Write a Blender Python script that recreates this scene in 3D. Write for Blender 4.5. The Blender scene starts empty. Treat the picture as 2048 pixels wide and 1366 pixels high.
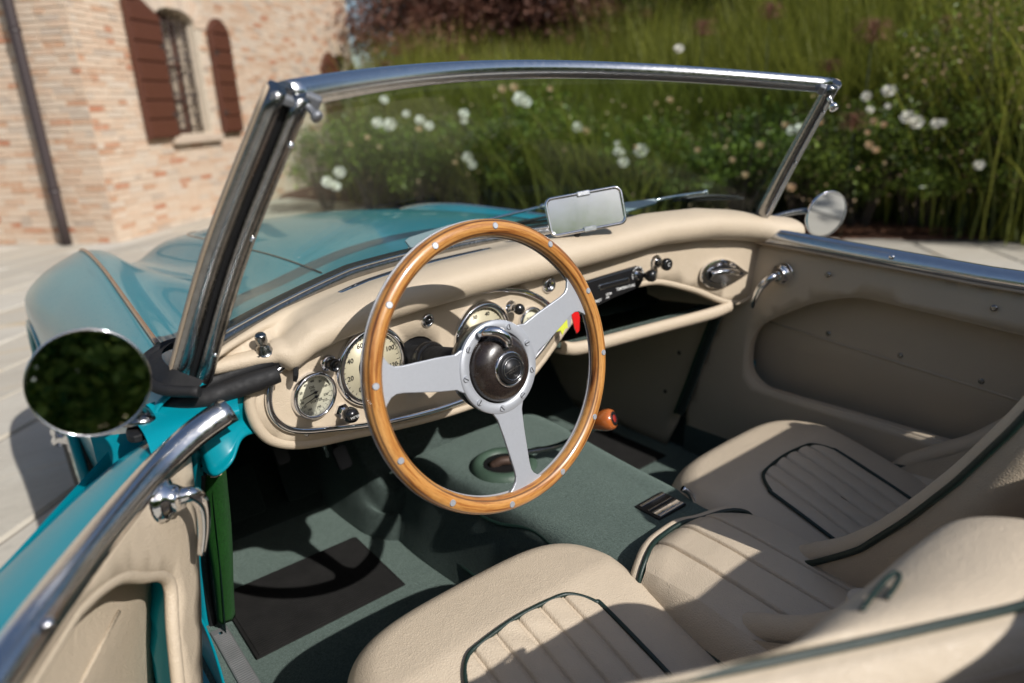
import bpy, bmesh, math, random
import numpy as np
from mathutils import Vector, Matrix
from mathutils.geometry import delaunay_2d_cdt
random.seed(7); rng = np.random.default_rng(7)
sc = bpy.context.scene
R = math.radians
# ------------------------------------------------------------ camera, sky, sun
CAMP = (1370.8, -0.84615, -0.52243, 1.17138, R(38.5059), R(18.8578), R(-2.0394))
f_, cx_, cy_, cz_, yaw_, pit_, rol_ = CAMP
fwd = np.array([math.sin(yaw_)*math.cos(pit_), math.cos(yaw_)*math.cos(pit_), -math.sin(pit_)])
rt0 = np.array([math.cos(yaw_), -math.sin(yaw_), 0.0]); up0 = np.cross(rt0, fwd)
rt1 = math.cos(rol_)*rt0+math.sin(rol_)*up0; up1 = -math.sin(rol_)*rt0+math.cos(rol_)*up0
CM = np.array([rt1, up1, fwd]); CC = np.array([cx_, cy_, cz_])
cam = bpy.data.cameras.new('camera'); camo = bpy.data.objects.new('camera', cam); sc.collection.objects.link(camo)
mw = Matrix(((rt1[0], up1[0], -fwd[0], cx_), (rt1[1], up1[1], -fwd[1], cy_), (rt1[2], up1[2], -fwd[2], cz_), (0, 0, 0, 1)))
camo.matrix_world = mw
cam.sensor_width = 36; cam.lens = f_/2048*36; cam.clip_start = .02; cam.clip_end = 500
cam.dof.use_dof = True; cam.dof.focus_distance = 1.06; cam.dof.aperture_fstop = 2.3; cam.dof.aperture_blades = 0
sc.camera = camo
SUN = Vector((.115, -.775, .62)).normalized()
world = bpy.data.worlds.new("World"); sc.world = world; world.use_nodes = True
wn = world.node_tree
sky = wn.nodes.new('ShaderNodeTexSky'); sky.sky_type = 'NISHITA'; sky.sun_disc = False
sky.sun_elevation = math.asin(SUN.z); sky.sun_rotation = math.atan2(SUN.x, SUN.y)
sky.dust_density = 1.5; sky.air_density = 1.0
wn.links.new(sky.outputs[0], wn.nodes['Background'].inputs[0]); wn.nodes['Background'].inputs[1].default_value = .095
sl = bpy.data.lights.new('sun', 'SUN'); sl.energy = 4.6; sl.angle = R(.53); sl.color = (1, .965, .92)
so = bpy.data.objects.new('sun', sl); sc.collection.objects.link(so)
so.rotation_euler = (-SUN).to_track_quat('-Z', 'Y').to_euler(); so.location = (0, -5, 8)
vs = sc.view_settings; vs.view_transform = 'Standard'; vs.look = 'None'; vs.gamma = 1; vs.exposure = 0.08; vs.use_curve_mapping = False
sc.cycles.max_bounces = 10; sc.cycles.transparent_max_bounces = 24

# ------------------------------------------------------------ helpers
def U(px, py, ax, v):          # a direction from the tripod point, cut with a real plane of the place
    d = CM.T@np.array([px-1024, 683-py, f_]); i = 'xyz'.index(ax)
    return CC+(v-CC[i])/d[i]*d
def Dp(px, py, dist):
    d = CM.T@np.array([px-1024, 683-py, f_]); return CC+d/np.linalg.norm(d)*dist
def crn(P, n, closed=False):   # catmull-rom resample to n points
    P = np.array(P, float); m = len(P)
    if closed: Q = np.vstack([P[-1], P, P[0], P[1]]); segs = m
    else: Q = np.vstack([2*P[0]-P[1], P, 2*P[-1]-P[-2]]); segs = m-1
    t = np.linspace(0, segs, n, endpoint=not closed); out = []
    for a in t:
        i = min(int(a), segs-1); s = a-i; p0, p1, p2, p3 = Q[i:i+4]
        out.append(.5*((2*p1)+(-p0+p2)*s+(2*p0-5*p1+4*p2-p3)*s*s+(-p0+3*p1-3*p2+p3)*s**3))
    return np.array(out)
def mesh(name, V, F, mat, parent=None, smooth=True, attr=None, **props):
    me = bpy.data.meshes.new(name); me.from_pydata([tuple(map(float, v)) for v in V], [], F)
    if mat: me.materials.append(mat)
    if smooth: me.polygons.foreach_set('use_smooth', [len(f) < 7 for f in F])
    if attr is not None:
        at = me.attributes.new('rnd', 'FLOAT', 'FACE'); at.data.foreach_set('value', attr)
    me.update()
    o = bpy.data.objects.new(name, me); sc.collection.objects.link(o)
    if parent: par(o, parent)
    for k, v in props.items(): o[k] = v
    return o
def wl(o):
    M = Matrix.Translation(o.location)@o.rotation_euler.to_matrix().to_4x4()
    return (wl(o.parent)@o.matrix_parent_inverse@M) if o.parent else M
def par(o, p): o.parent = p; o.matrix_parent_inverse = wl(p).inverted()
def empty(name, loc, label=None, cat=None, group=None, parent=None):
    o = bpy.data.objects.new(name, None); sc.collection.objects.link(o); o.location = loc; o.empty_display_size = .1
    if parent: par(o, parent)
    tag(o, label, cat, group); return o
def tag(o, label=None, cat=None, group=None, kind=None):
    if label: o['label'] = label
    if cat: o['category'] = cat
    if group: o['group'] = group
    if kind: o['kind'] = kind
    return o
def grid_faces(nu, nv, cu=False, cv=False):
    F = []
    for i in range(nu if cu else nu-1):
        for j in range(nv if cv else nv-1):
            a, b = i*nv+j, ((i+1) % nu)*nv+j; c, d = ((i+1) % nu)*nv+(j+1) % nv, i*nv+(j+1) % nv
            F.append((a, b, c, d))
    return F
def loft(name, rows, mat, parent=None, cu=False, cv=False, cap=False, **k):
    nu, nv = len(rows), len(rows[0]); V = [p for r in rows for p in r]; F = grid_faces(nu, nv, cu, cv)
    if cap and cv: F += [tuple(range(nv)), tuple((nu-1)*nv+j for j in reversed(range(nv)))]
    return mesh(name, V, F, mat, parent, **k)
def tube_vf(path, r, seg=10, closed=False, prof=None, off=0, scale=None, upv=(0, 0, 1)):
    P = np.array(path, float); n = len(P)
    T = (np.roll(P, -1, 0)-np.roll(P, 1, 0)) if closed else np.gradient(P, axis=0)
    T /= np.linalg.norm(T, axis=1)[:, None]+1e-12
    V = []; u0 = np.array(upv, float); ref = u0-np.dot(u0, T[0])*T[0]
    if np.linalg.norm(ref) < .1: ref = np.array([1., 0, 0])-T[0][0]*T[0]
    ref /= np.linalg.norm(ref)
    if prof is None: prof = [(math.cos(2*math.pi*k/seg), math.sin(2*math.pi*k/seg)) for k in range(seg)]
    seg = len(prof)
    for i in range(n):
        ref = ref-np.dot(ref, T[i])*T[i]; ref /= np.linalg.norm(ref); b = np.cross(T[i], ref)
        rr = (r[i] if hasattr(r, '__len__') else r)
        for (a, c) in prof: V.append(P[i]+rr*(a*b+c*ref))
    F = [tuple(q+off for q in f) for f in grid_faces(n, seg, closed, True)]
    if not closed: F += [tuple(off+j for j in range(seg)), tuple(off+(n-1)*seg+j for j in reversed(range(seg)))]
    return V, F
def tube(name, path, r, mat, parent=None, **k):
    mk = {a: k.pop(a) for a in list(k) if a in ('smooth', 'label')}
    V, F = tube_vf(path, r, **k); return mesh(name, V, F, mat, parent, **mk)
class Fr:                      # local frame
    def __init__(s, o, x, z):
        s.o = np.array(o, float); s.z = np.array(z, float)/np.linalg.norm(z); x = np.array(x, float); x = x-np.dot(x, s.z)*s.z
        s.x = x/np.linalg.norm(x); s.y = np.cross(s.z, s.x)
    def __call__(s, a, b, c=0): return s.o+a*s.x+b*s.y+c*s.z
def lathe_vf(fr, prof, seg=32, off=0, n=None):
    V = [fr(r*math.cos(2*math.pi*k/seg), r*math.sin(2*math.pi*k/seg), h) for (r, h) in prof for k in range(seg)]
    F = [tuple(q+off for q in f) for f in grid_faces(len(prof), seg, False, True)]
    if prof[0][0] > 1e-6: F.append(tuple(off+j for j in reversed(range(seg))))
    if prof[-1][0] > 1e-6: F.append(tuple(off+(len(prof)-1)*seg+j for j in range(seg)))
    return V, F
def lathe(name, fr, prof, mat, parent=None, seg=32, openends=False, **k):
    V, F = lathe_vf(fr, prof, seg)
    if openends: F = [f for f in F if len(f) == 4]
    return mesh(name, V, F, mat, parent, **k)
def merge(*vfs):
    V, F = [], []
    for v, f in vfs:
        o = len(V); V += list(v); F += [tuple(q+o for q in x) for x in f]
    return V, F
def box_vf(fr, a0, a1, b0, b1, c0, c1):
    V = [fr(a, b, c) for a in (a0, a1) for b in (b0, b1) for c in (c0, c1)]
    return V, [(0, 1, 3, 2), (4, 6, 7, 5), (0, 4, 5, 1), (2, 3, 7, 6), (0, 2, 6, 4), (1, 5, 7, 3)]
def bevel(o, w=.003, seg=2):
    m = o.modifiers.new('bevel', 'BEVEL'); m.width = w; m.segments = seg; m.limit_method = 'ANGLE'; m.angle_limit = R(35); return o
def solid(o, t, off=-1):
    m = o.modifiers.new('solid', 'SOLIDIFY'); m.thickness = t; m.offset = off; return o
def subd(o, l=1):
    m = o.modifiers.new('sub', 'SUBSURF'); m.levels = m.render_levels = l; return o
def prism(name, out, fr, c0, c1, mat, parent=None, bev=0, **k):
    n = len(out); V = [fr(a, b, c1) for a, b in out]+[fr(a, b, c0) for a, b in out]
    F = [tuple(range(n)), tuple(reversed(range(n, 2*n)))]+[(i, i+n, (i+1) % n+n, (i+1) % n) for i in range(n)]
    k.setdefault('smooth', False)
    o = mesh(name, V, F, mat, parent, **k)
    if bev: bevel(o, bev)
    return o
def inpoly(P, poly):
    x, y = P[:, 0], P[:, 1]; ins = np.zeros(len(P), bool); n = len(poly); j = n-1
    for i in range(n):
        xi, yi = poly[i]; xj, yj = poly[j]
        c = ((yi > y) != (yj > y)) & (x < (xj-xi)*(y-yi)/((yj-yi) if abs(yj-yi) > 1e-12 else 1e-12)+xi)
        ins ^= c; j = i
    return ins
def sheet_vf(out, holes, fmap, sp=.03):
    loops = [np.array(out, float)]+[np.array(h, float) for h in holes]; pts, edges = [], []
    for L in loops:
        s = len(pts); n = len(L); pts += [tuple(p) for p in L]; edges += [(s+i, s+(i+1) % n) for i in range(n)]
    A = np.array(out); gx = np.arange(A[:, 0].min()+sp/2, A[:, 0].max(), sp); gy = np.arange(A[:, 1].min()+sp/2, A[:, 1].max(), sp)
    G = np.array([(x, y) for x in gx for y in gy])
    if len(G):
        m = inpoly(G, out)
        for h in holes: m &= ~inpoly(G, h)
        G = G[m]; B = np.vstack(loops)
        if len(G):
            dmin = np.sqrt(((G[:, None]-B[None])**2).sum(2)).min(1); pts += [tuple(p) for p in G[dmin > sp*.35]]
    r = delaunay_2d_cdt([Vector(p) for p in pts], edges, [], 0, 1e-7)
    V2 = np.array([tuple(v) for v in r[0]]); Fs = [tuple(f) for f in r[2]]
    cen = np.array([V2[list(f)].mean(0) for f in Fs]); m = inpoly(cen, out)
    for h in holes: m &= ~inpoly(cen, h)
    return [fmap(x, y) for x, y in V2], [f for f, k in zip(Fs, m) if k]
def sheet(name, out, fmap, mat, parent=None, holes=(), sp=.03, thick=0, off=-1, **k):
    V, F = sheet_vf(out, holes, fmap, sp); o = mesh(name, V, F, mat, parent, **k)
    if thick: solid(o, thick, off)
    return o
def rrect(w, h, r, n=6, cx=0, cy=0):
    P = []
    for sx, sy, a0 in ((1, 1, 0), (-1, 1, 90), (-1, -1, 180), (1, -1, 270)):
        for k in range(n+1):
            a = R(a0+90*k/n); P.append((cx+sx*(w/2-r)+r*math.cos(a), cy+sy*(h/2-r)+r*math.sin(a)))
    return P
def text_mesh(name, items, fr, mat, parent, bold=0, lift=.0006):
    """items: (string, x, y, size, angle) laid flat in frame fr, joined into one printed mesh"""
    V, F = [], []
    for s, x, y, size, ang in items:
        cu = bpy.data.curves.new('t', 'FONT'); cu.body = s; cu.size = size; cu.align_x = 'CENTER'; cu.align_y = 'CENTER'; cu.resolution_u = 2; cu.offset = bold
        ob = bpy.data.objects.new('t', cu); sc.collection.objects.link(ob)
        dg = bpy.context.evaluated_depsgraph_get(); me = bpy.data.meshes.new_from_object(ob.evaluated_get(dg))
        o = len(V); ca, sa = math.cos(ang), math.sin(ang)
        for v in me.vertices: V.append(fr(x+v.co.x*ca-v.co.y*sa, y+v.co.x*sa+v.co.y*ca, lift))
        F += [tuple(o+i for i in p.vertices) for p in me.polygons]
        bpy.data.objects.remove(ob); bpy.data.meshes.remove(me); bpy.data.curves.remove(cu)
    return mesh(name, V, F, mat, parent, smooth=False)

# ------------------------------------------------------------ materials
def newmat(name):
    m = bpy.data.materials.new(name); m.use_nodes = True; nt = m.node_tree; return m, nt, nt.nodes['Principled BSDF']
def setp(b, **k):
    for n, v in k.items():
        i = b.inputs[n.replace('_', ' ')]
        i.default_value = (*v, 1) if isinstance(v, tuple) and len(v) == 3 else v
def coord(nt, kind='Object', scale=(1, 1, 1)):
    tc = nt.nodes.new('ShaderNodeTexCoord'); mp = nt.nodes.new('ShaderNodeMapping'); mp.inputs['Scale'].default_value = scale
    nt.links.new(tc.outputs[kind], mp.inputs[0]); return mp.outputs[0]
def noise(nt, vec, scale, detail=4, rough=.55, dist=0):
    n = nt.nodes.new('ShaderNodeTexNoise'); n.inputs['Scale'].default_value = scale; n.inputs['Detail'].default_value = detail
    n.inputs['Roughness'].default_value = rough; n.inputs['Distortion'].default_value = dist; nt.links.new(vec, n.inputs['Vector']); return n.outputs['Fac']
def voro(nt, vec, scale, feat='F1', out='Distance'):
    n = nt.nodes.new('ShaderNodeTexVoronoi'); n.feature = feat; n.inputs['Scale'].default_value = scale; nt.links.new(vec, n.inputs['Vector']); return n.outputs[out]
def ramp(nt, fac, stops):
    r = nt.nodes.new('ShaderNodeValToRGB'); e = r.color_ramp.elements
    while len(e) < len(stops): e.new(.5)
    for x, (p, c) in zip(e, stops): x.position = p; x.color = (*c, 1)
    nt.links.new(fac, r.inputs[0]); return r.outputs[0]
def maprange(nt, v, a, b, c, d):
    n = nt.nodes.new('ShaderNodeMapRange'); nt.links.new(v, n.inputs[0])
    for i, x in enumerate((a, b, c, d)): n.inputs[i+1].default_value = x
    return n.outputs[0]
def math_(nt, op, a, b):
    n = nt.nodes.new('ShaderNodeMath'); n.operation = op
    for i, x in enumerate((a, b)):
        if isinstance(x, (int, float)): n.inputs[i].default_value = x
        else: nt.links.new(x, n.inputs[i])
    return n.outputs[0]
def bump(nt, b, h, dist, strength=1.0, prev=None):
    n = nt.nodes.new('ShaderNodeBump'); n.inputs['Distance'].default_value = dist; n.inputs['Strength'].default_value = strength
    nt.links.new(h, n.inputs['Height'])
    if prev: nt.links.new(prev, n.inputs['Normal'])
    nt.links.new(n.outputs[0], b.inputs['Normal']); return n.outputs[0]
def mixc(nt, fac, a, b, mode='MIX'):
    n = nt.nodes.new('ShaderNodeMix'); n.data_type = 'RGBA'; n.blend_type = mode
    if isinstance(fac, (int, float)): n.inputs[0].default_value = fac
    else: nt.links.new(fac, n.inputs[0])
    for i, x in ((6, a), (7, b)):
        if isinstance(x, tuple): n.inputs[i].default_value = (*x, 1)
        else: nt.links.new(x, n.inputs[i])
    return n.outputs[2]
def simple(name, col, rough=.5, metal=0, var=.15, vs_=30, bmp=0, bs=200, coat=0, rv=.0, ani=None):
    m, nt, b = newmat(name); v = coord(nt, scale=ani or (1, 1, 1)); n = noise(nt, v, vs_, 5)
    c = mixc(nt, n, tuple(x*(1-var) for x in col), tuple(min(1, x*(1+var)) for x in col)); nt.links.new(c, b.inputs['Base Color'])
    setp(b, Roughness=rough, Metallic=metal, Coat_Weight=coat, Coat_Roughness=.04)
    if rv: nt.links.new(maprange(nt, noise(nt, v, vs_*2.3, 5), .3, .7, rough-rv, rough+rv), b.inputs['Roughness'])
    if bmp: bump(nt, b, noise(nt, v, bs, 4), bmp)
    return m
def leather(name, col, grain=280, gd=.0007, var=.07):
    m, nt, b = newmat(name); v = coord(nt); c = mixc(nt, noise(nt, v, 9, 6), tuple(x*(1-var) for x in col), tuple(x*(1+var) for x in col))
    spots = maprange(nt, noise(nt, v, 60, 6, .7), .62, .8, 0, .25); c = mixc(nt, spots, c, tuple(x*.6 for x in col)); nt.links.new(c, b.inputs['Base Color'])
    w = noise(nt, v, 60, 3); mp = nt.nodes.new('ShaderNodeVectorMath'); mp.operation = 'MULTIPLY_ADD'
    d1 = voro(nt, v, grain, 'DISTANCE_TO_EDGE'); g = maprange(nt, d1, 0, .25, 0, 1)
    n1 = bump(nt, b, g, gd, .55); bump(nt, b, noise(nt, v, 30, 6, .7, .8), .0028, .4, n1)
    setp(b, Roughness=.46, Specular_IOR_Level=.45); nt.links.new(maprange(nt, noise(nt, v, 40, 4), .3, .7, .38, .56), b.inputs['Roughness']); return m
M = {}
M['leather'] = leather('beige_leather', (.53, .44, .33))
M['leather_dk'] = leather('door_leather', (.51, .425, .32), 400, .0004)
M['vinyl'] = leather('tan_vinyl', (.52, .43, .32), 420, .0005, .04)
M['dirtytan'] = simple('tan_trim', (.42, .33, .24), .6, var=.2, bmp=.0003)
M['piping'] = simple('green_piping', (.009, .024, .019), .4, var=.3, vs_=200, bmp=.0003, bs=900)
M['seam'] = simple('dark_stitch', (.10, .08, .06), .8)
def carpet(name, c1, c2, sc_=900, d=.004, sh=.35):
    m, nt, b = newmat(name); v = coord(nt); n1 = noise(nt, v, 22, 9, .8, .6); n2 = noise(nt, v, sc_*.3, 5, .85)
    c = mixc(nt, n1, c1, c2); c = mixc(nt, maprange(nt, n2, .40, .62, 0, .75), c, tuple(x*.35 for x in c1)); nt.links.new(c, b.inputs['Base Color'])
    h = math_(nt, 'ADD', n2, math_(nt, 'MULTIPLY', n1, .6)); bump(nt, b, h, d, .8); setp(b, Roughness=1.0, Specular_IOR_Level=.1, Sheen_Weight=sh, Sheen_Roughness=.4, Sheen_Tint=(.6, .8, .7)); return m
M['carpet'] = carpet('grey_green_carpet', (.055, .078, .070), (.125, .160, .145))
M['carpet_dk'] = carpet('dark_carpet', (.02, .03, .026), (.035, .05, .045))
M['carpet_br'] = carpet('bright_green_carpet', (.008, .060, .006), (.018, .105, .012), 1100, .003, .05)
def paint():
    m, nt, b = newmat('teal_paint'); v = coord(nt)
    c = mixc(nt, noise(nt, v, 6, 5), (.0, .20, .26), (.002, .23, .295)); nt.links.new(c, b.inputs['Base Color'])
    setp(b, Roughness=.35, Specular_IOR_Level=.2, Coat_Weight=.5, Coat_Roughness=.02, Coat_IOR=1.32)
    w = noise(nt, v, 45, 2); bump(nt, b, w, .0004, .12); dust = maprange(nt, noise(nt, v, 180, 6, .75), .55, .75, .3, .5); nt.links.new(dust, b.inputs['Roughness']); return m
M['paint'] = paint()
M['chrome'] = simple('chrome', (.78, .79, .82), .07, 1, .05, rv=.04)
M['alu'] = simple('polished_aluminium', (.72, .73, .75), .2, 1, .08, vs_=60, rv=.06, bmp=.0001, bs=600)
M['oldchrome'] = simple('pitted_chrome', (.30, .30, .30), .2, 1, .35, vs_=90, rv=.09, bmp=.0003, bs=500)
M['spoke'] = simple('satin_aluminium', (.45, .47, .51), .38, .4, .06, vs_=250, rv=.06, bmp=.00012, bs=900)
M['darkmetal'] = simple('dark_metal', (.035, .035, .037), .4, .7, .3)
M['black'] = simple('black_plastic', (.012, .012, .013), .22, coat=.4)
M['rubber'] = simple('black_rubber', (.005, .005, .006), .7, var=.5, vs_=50, bmp=.0008, bs=60, rv=.1)
M['bakelite'] = simple('brown_bakelite', (.020, .014, .012), .28, var=.4, vs_=120, rv=.06, coat=.25)
M['white_ink'] = simple('white_print', (.7, .7, .68), .6); M['black_ink'] = simple('black_print', (.015, .015, .015), .6)
M['dial'] = simple('cream_dial', (.62, .60, .48), .5, var=.08); M['gold_dial'] = simple('gold_dial', (.55, .50, .37), .4, .1, .1)
M['yellow'] = simple('yellow_tag', (.62, .68, .06), .5); M['red'] = simple('red_plastic', (.65, .012, .012), .3, coat=.5); M['grey'] = simple('grey_fob', (.3, .3, .31), .4)
M['mirror'] = simple('mirror_glass', (.72, .74, .75), .015, 1, .01)
M['mirror_dull'] = simple('dull_mirror', (.72, .71, .70), .12, 1, .1, rv=.03)
M['orange_wood'] = simple('varnished_knob', (.38, .10, .02), .18, var=.35, vs_=40, coat=.8, ani=(1, 1, .2))
def mat_wood():
    m, nt, b = newmat('laminated_wood'); tc = nt.nodes.new('ShaderNodeTexCoord'); sp = nt.nodes.new('ShaderNodeSeparateXYZ'); nt.links.new(tc.outputs['Object'], sp.inputs[0])
    r = math_(nt, 'SQRT', math_(nt, 'ADD', math_(nt, 'MULTIPLY', sp.outputs[0], sp.outputs[0]), math_(nt, 'MULTIPLY', sp.outputs[1], sp.outputs[1])), 0)
    a = math_(nt, 'ARCTAN2', sp.outputs[1], sp.outputs[0]); cb = nt.nodes.new('ShaderNodeCombineXYZ')
    rr = math_(nt, 'MULTIPLY', r, 260); nt.links.new(rr, cb.inputs[0])
    nt.links.new(math_(nt, 'MULTIPLY', math_(nt, 'COSINE', a, 0), 2.2), cb.inputs[1]); nt.links.new(math_(nt, 'MULTIPLY', math_(nt, 'SINE', a, 0), 2.2), cb.inputs[2])
    n1 = noise(nt, cb.outputs[0], 1.0, 5, .6, .4); c = ramp(nt, n1, [(.28, (.07, .020, .006)), (.41, (.32, .115, .025)), (.5, (.47, .215, .055)), (.70, (.56, .29, .09))])
    cb2 = nt.nodes.new('ShaderNodeCombineXYZ'); nt.links.new(math_(nt, 'MULTIPLY', r, 900), cb2.inputs[0]); nt.links.new(math_(nt, 'MULTIPLY', a, 14), cb2.inputs[1])
    n2 = noise(nt, cb2.outputs[0], 1.0, 4, .7); c = mixc(nt, maprange(nt, n2, .5, .72, 0, .55), c, (.14, .045, .012))
    # laminate joints: dark glue lines at fixed radii
    for r0 in (.1865, .2035):
        d = math_(nt, 'ABSOLUTE', math_(nt, 'SUBTRACT', r, r0), 0); c = mixc(nt, maprange(nt, d, .0004, .0016, .75, 0), c, (.035, .012, .006))
    nt.links.new(c, b.inputs['Base Color']); setp(b, Roughness=.33, Coat_Weight=.7, Coat_Roughness=.09); bump(nt, b, n2, .0002, .5); return m
M['wood'] = mat_wood()
def mat_glass(name, tint=(.90, .96, .94), rough=.0, refl=1.45):
    m, nt, b = newmat(name); nt.nodes.remove(b); out = nt.nodes['Material Output']
    t = nt.nodes.new('ShaderNodeBsdfTransparent'); t.inputs[0].default_value = (*tint, 1); g = nt.nodes.new('ShaderNodeBsdfGlossy'); g.inputs['Roughness'].default_value = rough
    ge = nt.nodes.new('ShaderNodeNewGeometry'); dt = nt.nodes.new('ShaderNodeVectorMath'); dt.operation = 'DOT_PRODUCT'; nt.links.new(ge.outputs['Normal'], dt.inputs[0]); nt.links.new(ge.outputs['Incoming'], dt.inputs[1])
    om = math_(nt, 'SUBTRACT', 1.0, math_(nt, 'ABSOLUTE', dt.outputs['Value'], 0)); frs = math_(nt, 'MULTIPLY_ADD', math_(nt, 'POWER', om, 5.0), .62); frs.node.inputs[2].default_value = .010; mx = nt.nodes.new('ShaderNodeMixShader')
    nt.links.new(frs, mx.inputs[0]); nt.links.new(t.outputs[0], mx.inputs[1]); nt.links.new(g.outputs[0], mx.inputs[2]); nt.links.new(mx.outputs[0], out.inputs[0]); return m
M['glass'] = mat_glass('windscreen_glass', (.88, .95, .93)); M['lens'] = mat_glass('dial_glass', (.97, .97, .95))
def mat_mat():
    m, nt, b = newmat('ribbed_rubber'); v = coord(nt); n = noise(nt, v, 25, 6, .7); c = mixc(nt, n, (.006, .006, .006), (.022, .021, .020)); nt.links.new(c, b.inputs['Base Color']); setp(b, Roughness=.7, Specular_IOR_Level=.2); return m
M['mat'] = mat_mat()
def brickmat(name, src):
    m, nt, b = newmat(name); v = coord(nt, 'Generated' if False else 'Object')
    if src == 'obj': r = nt.nodes.new('ShaderNodeObjectInfo').outputs['Random']
    else:
        a = nt.nodes.new('ShaderNodeAttribute'); a.attribute_name = 'rnd'; r = a.outputs['Fac']
    c = ramp(nt, r, [(0, (.44, .17, .09)), (.07, (.50, .30, .19)), (.2, (.55, .39, .28)), (.5, (.60, .46, .345)), (.85, (.59, .49, .395)), (1, (.44, .35, .28))])
    g = nt.nodes.new('ShaderNodeNewGeometry'); n = noise(nt, g.outputs['Position'], 22, 6, .7); c = mixc(nt, maprange(nt, n, .45, .7, 0, .55), c, (.62, .54, .43))
    nt.links.new(c, b.inputs['Base Color']); setp(b, Roughness=.92, Specular_IOR_Level=.2); bump(nt, b, n, .006, .8); return m
M['brick'] = brickmat('old_brick', 'obj'); M['brick_s'] = brickmat('old_brick_far', 'att')
M['mortar'] = simple('lime_mortar', (.54, .46, .36), .95, var=.2, vs_=12, bmp=.004, bs=60)
M['stone_sill'] = simple('sill_stone', (.50, .40, .31), .85, var=.15, bmp=.002)
M['shutter'] = simple('brown_shutter_paint', (.095, .034, .020), .5, var=.15, vs_=20)
M['pipe'] = simple('brown_downpipe', (.045, .033, .034), .45, var=.15)
M['iron'] = simple('iron', (.05, .035, .03), .6); M['curtain'] = simple('pale_pane', (.45, .38, .30), .35, coat=.6)
def slabmat(name, src):
    m, nt, b = newmat(name); g = nt.nodes.new('ShaderNodeNewGeometry')
    mp = nt.nodes.new('ShaderNodeMapping'); mp.inputs['Rotation'].default_value = (0, 0, R(43)); mp.inputs['Scale'].default_value = (.5, 3.2, 1); nt.links.new(g.outputs['Position'], mp.inputs[0])
    n = noise(nt, mp.outputs[0], 1.3, 7, .62); c = ramp(nt, n, [(.28, (.30, .27, .22)), (.42, (.44, .40, .33)), (.56, (.50, .47, .40)), (.68, (.52, .38, .21))])
    if src: r = nt.nodes.new('ShaderNodeObjectInfo').outputs['Random']; c = mixc(nt, .6, c, ramp(nt, r, [(0, (.36, .33, .28)), (.5, (.47, .42, .34)), (1, (.54, .51, .45))]))
    n2 = noise(nt, g.outputs['Position'], 30, 6, .7); c = mixc(nt, maprange(nt, n2, .5, .8, 0, .4), c, (.30, .27, .23)); nt.links.new(c, b.inputs['Base Color'])
    setp(b, Roughness=.8); bump(nt, b, n2, .006, .6); return m
M['slab'] = slabmat('sandstone_slab', True); M['joint'] = simple('slab_joint', (.26, .23, .19), 1, var=.25, vs_=6, bmp=.004, bs=60)
M['mulch'] = simple('bark_mulch', (.10, .042, .022), 1, var=.6, vs_=28, bmp=.03, bs=40)
def leafmat(name, a, b_, trans=.35, rough=.5):
    m, nt, b = newmat(name); at = nt.nodes.new('ShaderNodeAttribute'); at.attribute_name = 'rnd'
    c = mixc(nt, at.outputs['Fac'], a, b_); nt.links.new(c, b.inputs['Base Color']); setp(b, Roughness=rough, Specular_IOR_Level=.35)
    out = nt.nodes['Material Output']; tr = nt.nodes.new('ShaderNodeBsdfTranslucent'); nt.links.new(c, tr.inputs[0]); mx = nt.nodes.new('ShaderNodeMixShader'); mx.inputs[0].default_value = trans
    nt.links.new(b.outputs[0], mx.inputs[1]); nt.links.new(tr.outputs[0], mx.inputs[2]); nt.links.new(mx.outputs[0], out.inputs[0]); return m
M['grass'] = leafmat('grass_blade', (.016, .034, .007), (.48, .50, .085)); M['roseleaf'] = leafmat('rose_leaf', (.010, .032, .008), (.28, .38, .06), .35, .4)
M['darkleaf'] = leafmat('dark_leaf', (.010, .022, .008), (.045, .08, .02), .25); M['purple'] = leafmat('purple_leaf', (.05, .020, .014), (.36, .18, .13), .35)
M['plume'] = leafmat('grass_plume', (.16, .06, .045), (.32, .17, .12), .4, .8); M['petal'] = leafmat('white_petal', (.66, .64, .55), (.85, .84, .78), .3, .6); M['spent'] = leafmat('spent_petal', (.50, .33, .17), (.66, .50, .33), .3, .7)
M['hedge'] = leafmat('hedge_leaf', (.04, .12, .02), (.50, .62, .14), .6, .5)
M['bark'] = simple('bark', (.06, .045, .035), .95, var=.4, bmp=.01, bs=30)
# ------------------------------------------------------------ the car
CAR = empty('vintage_roadster', (0, .8, 0), 'open turquoise vintage roadster with beige leather cabin and wood rimmed steering wheel', 'car')
def mir(P): return [(-x, y, z) for x, y, z in P]
# --- front body shell: hood, fenders (half sections, mirrored)
gws = lambda x: .60-.52*x*x
YS = [.36, .60, .95, 1.3, 1.6, 1.85, 2.03, 2.17, 2.27, 2.31]
zc = [.90, .912, .918, .900, .872, .838, .800, .740, .640, .50]
zv = [.872, .872, .852, .815, .786, .755, .716, .655, .560, .44]
zf = [.842, .842, .838, .842, .838, .812, .765, .690, .580, .44]
xf = [.648, .648, .624, .603, .590, .576, .566, .556, .545, .53]
xs = [.738, .738, .738, .742, .752, .748, .738, .715, .68, .64]
def section(k):
    c, v, f, x, s = zc[k], zv[k], zf[k], xf[k], xs[k]
    return [(0, c), (.12, c-.002), (.24, c-.012), (.33, c-.03), (.40, min(v+.012, c-.04)), (.45, v), (.50, v*.72+f*.28), (x-.055, f-.010), (x, f), (x+.042, f-.014), ((x+.045+s)/2, f-.05), (s-.008, f-.11)]+([(s-.010, f-.19), (s-.025, f-.30), (s-.042, f-.42), (s-.050, .20)] if YS[k] < 1.0 else [(s, f-.2), (s, f-.3), (s-.015, max(f-.42, .20)), (s-.05, .20)])
secs = [crn([(x, 0, z) for x, z in section(k)], 90) for k in range(len(YS))]
cols = []
for j in range(90):
    c = crn([(secs[k][j][0], YS[k], secs[k][j][2]) for k in range(len(YS))], 120); cols.append(c)
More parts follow.
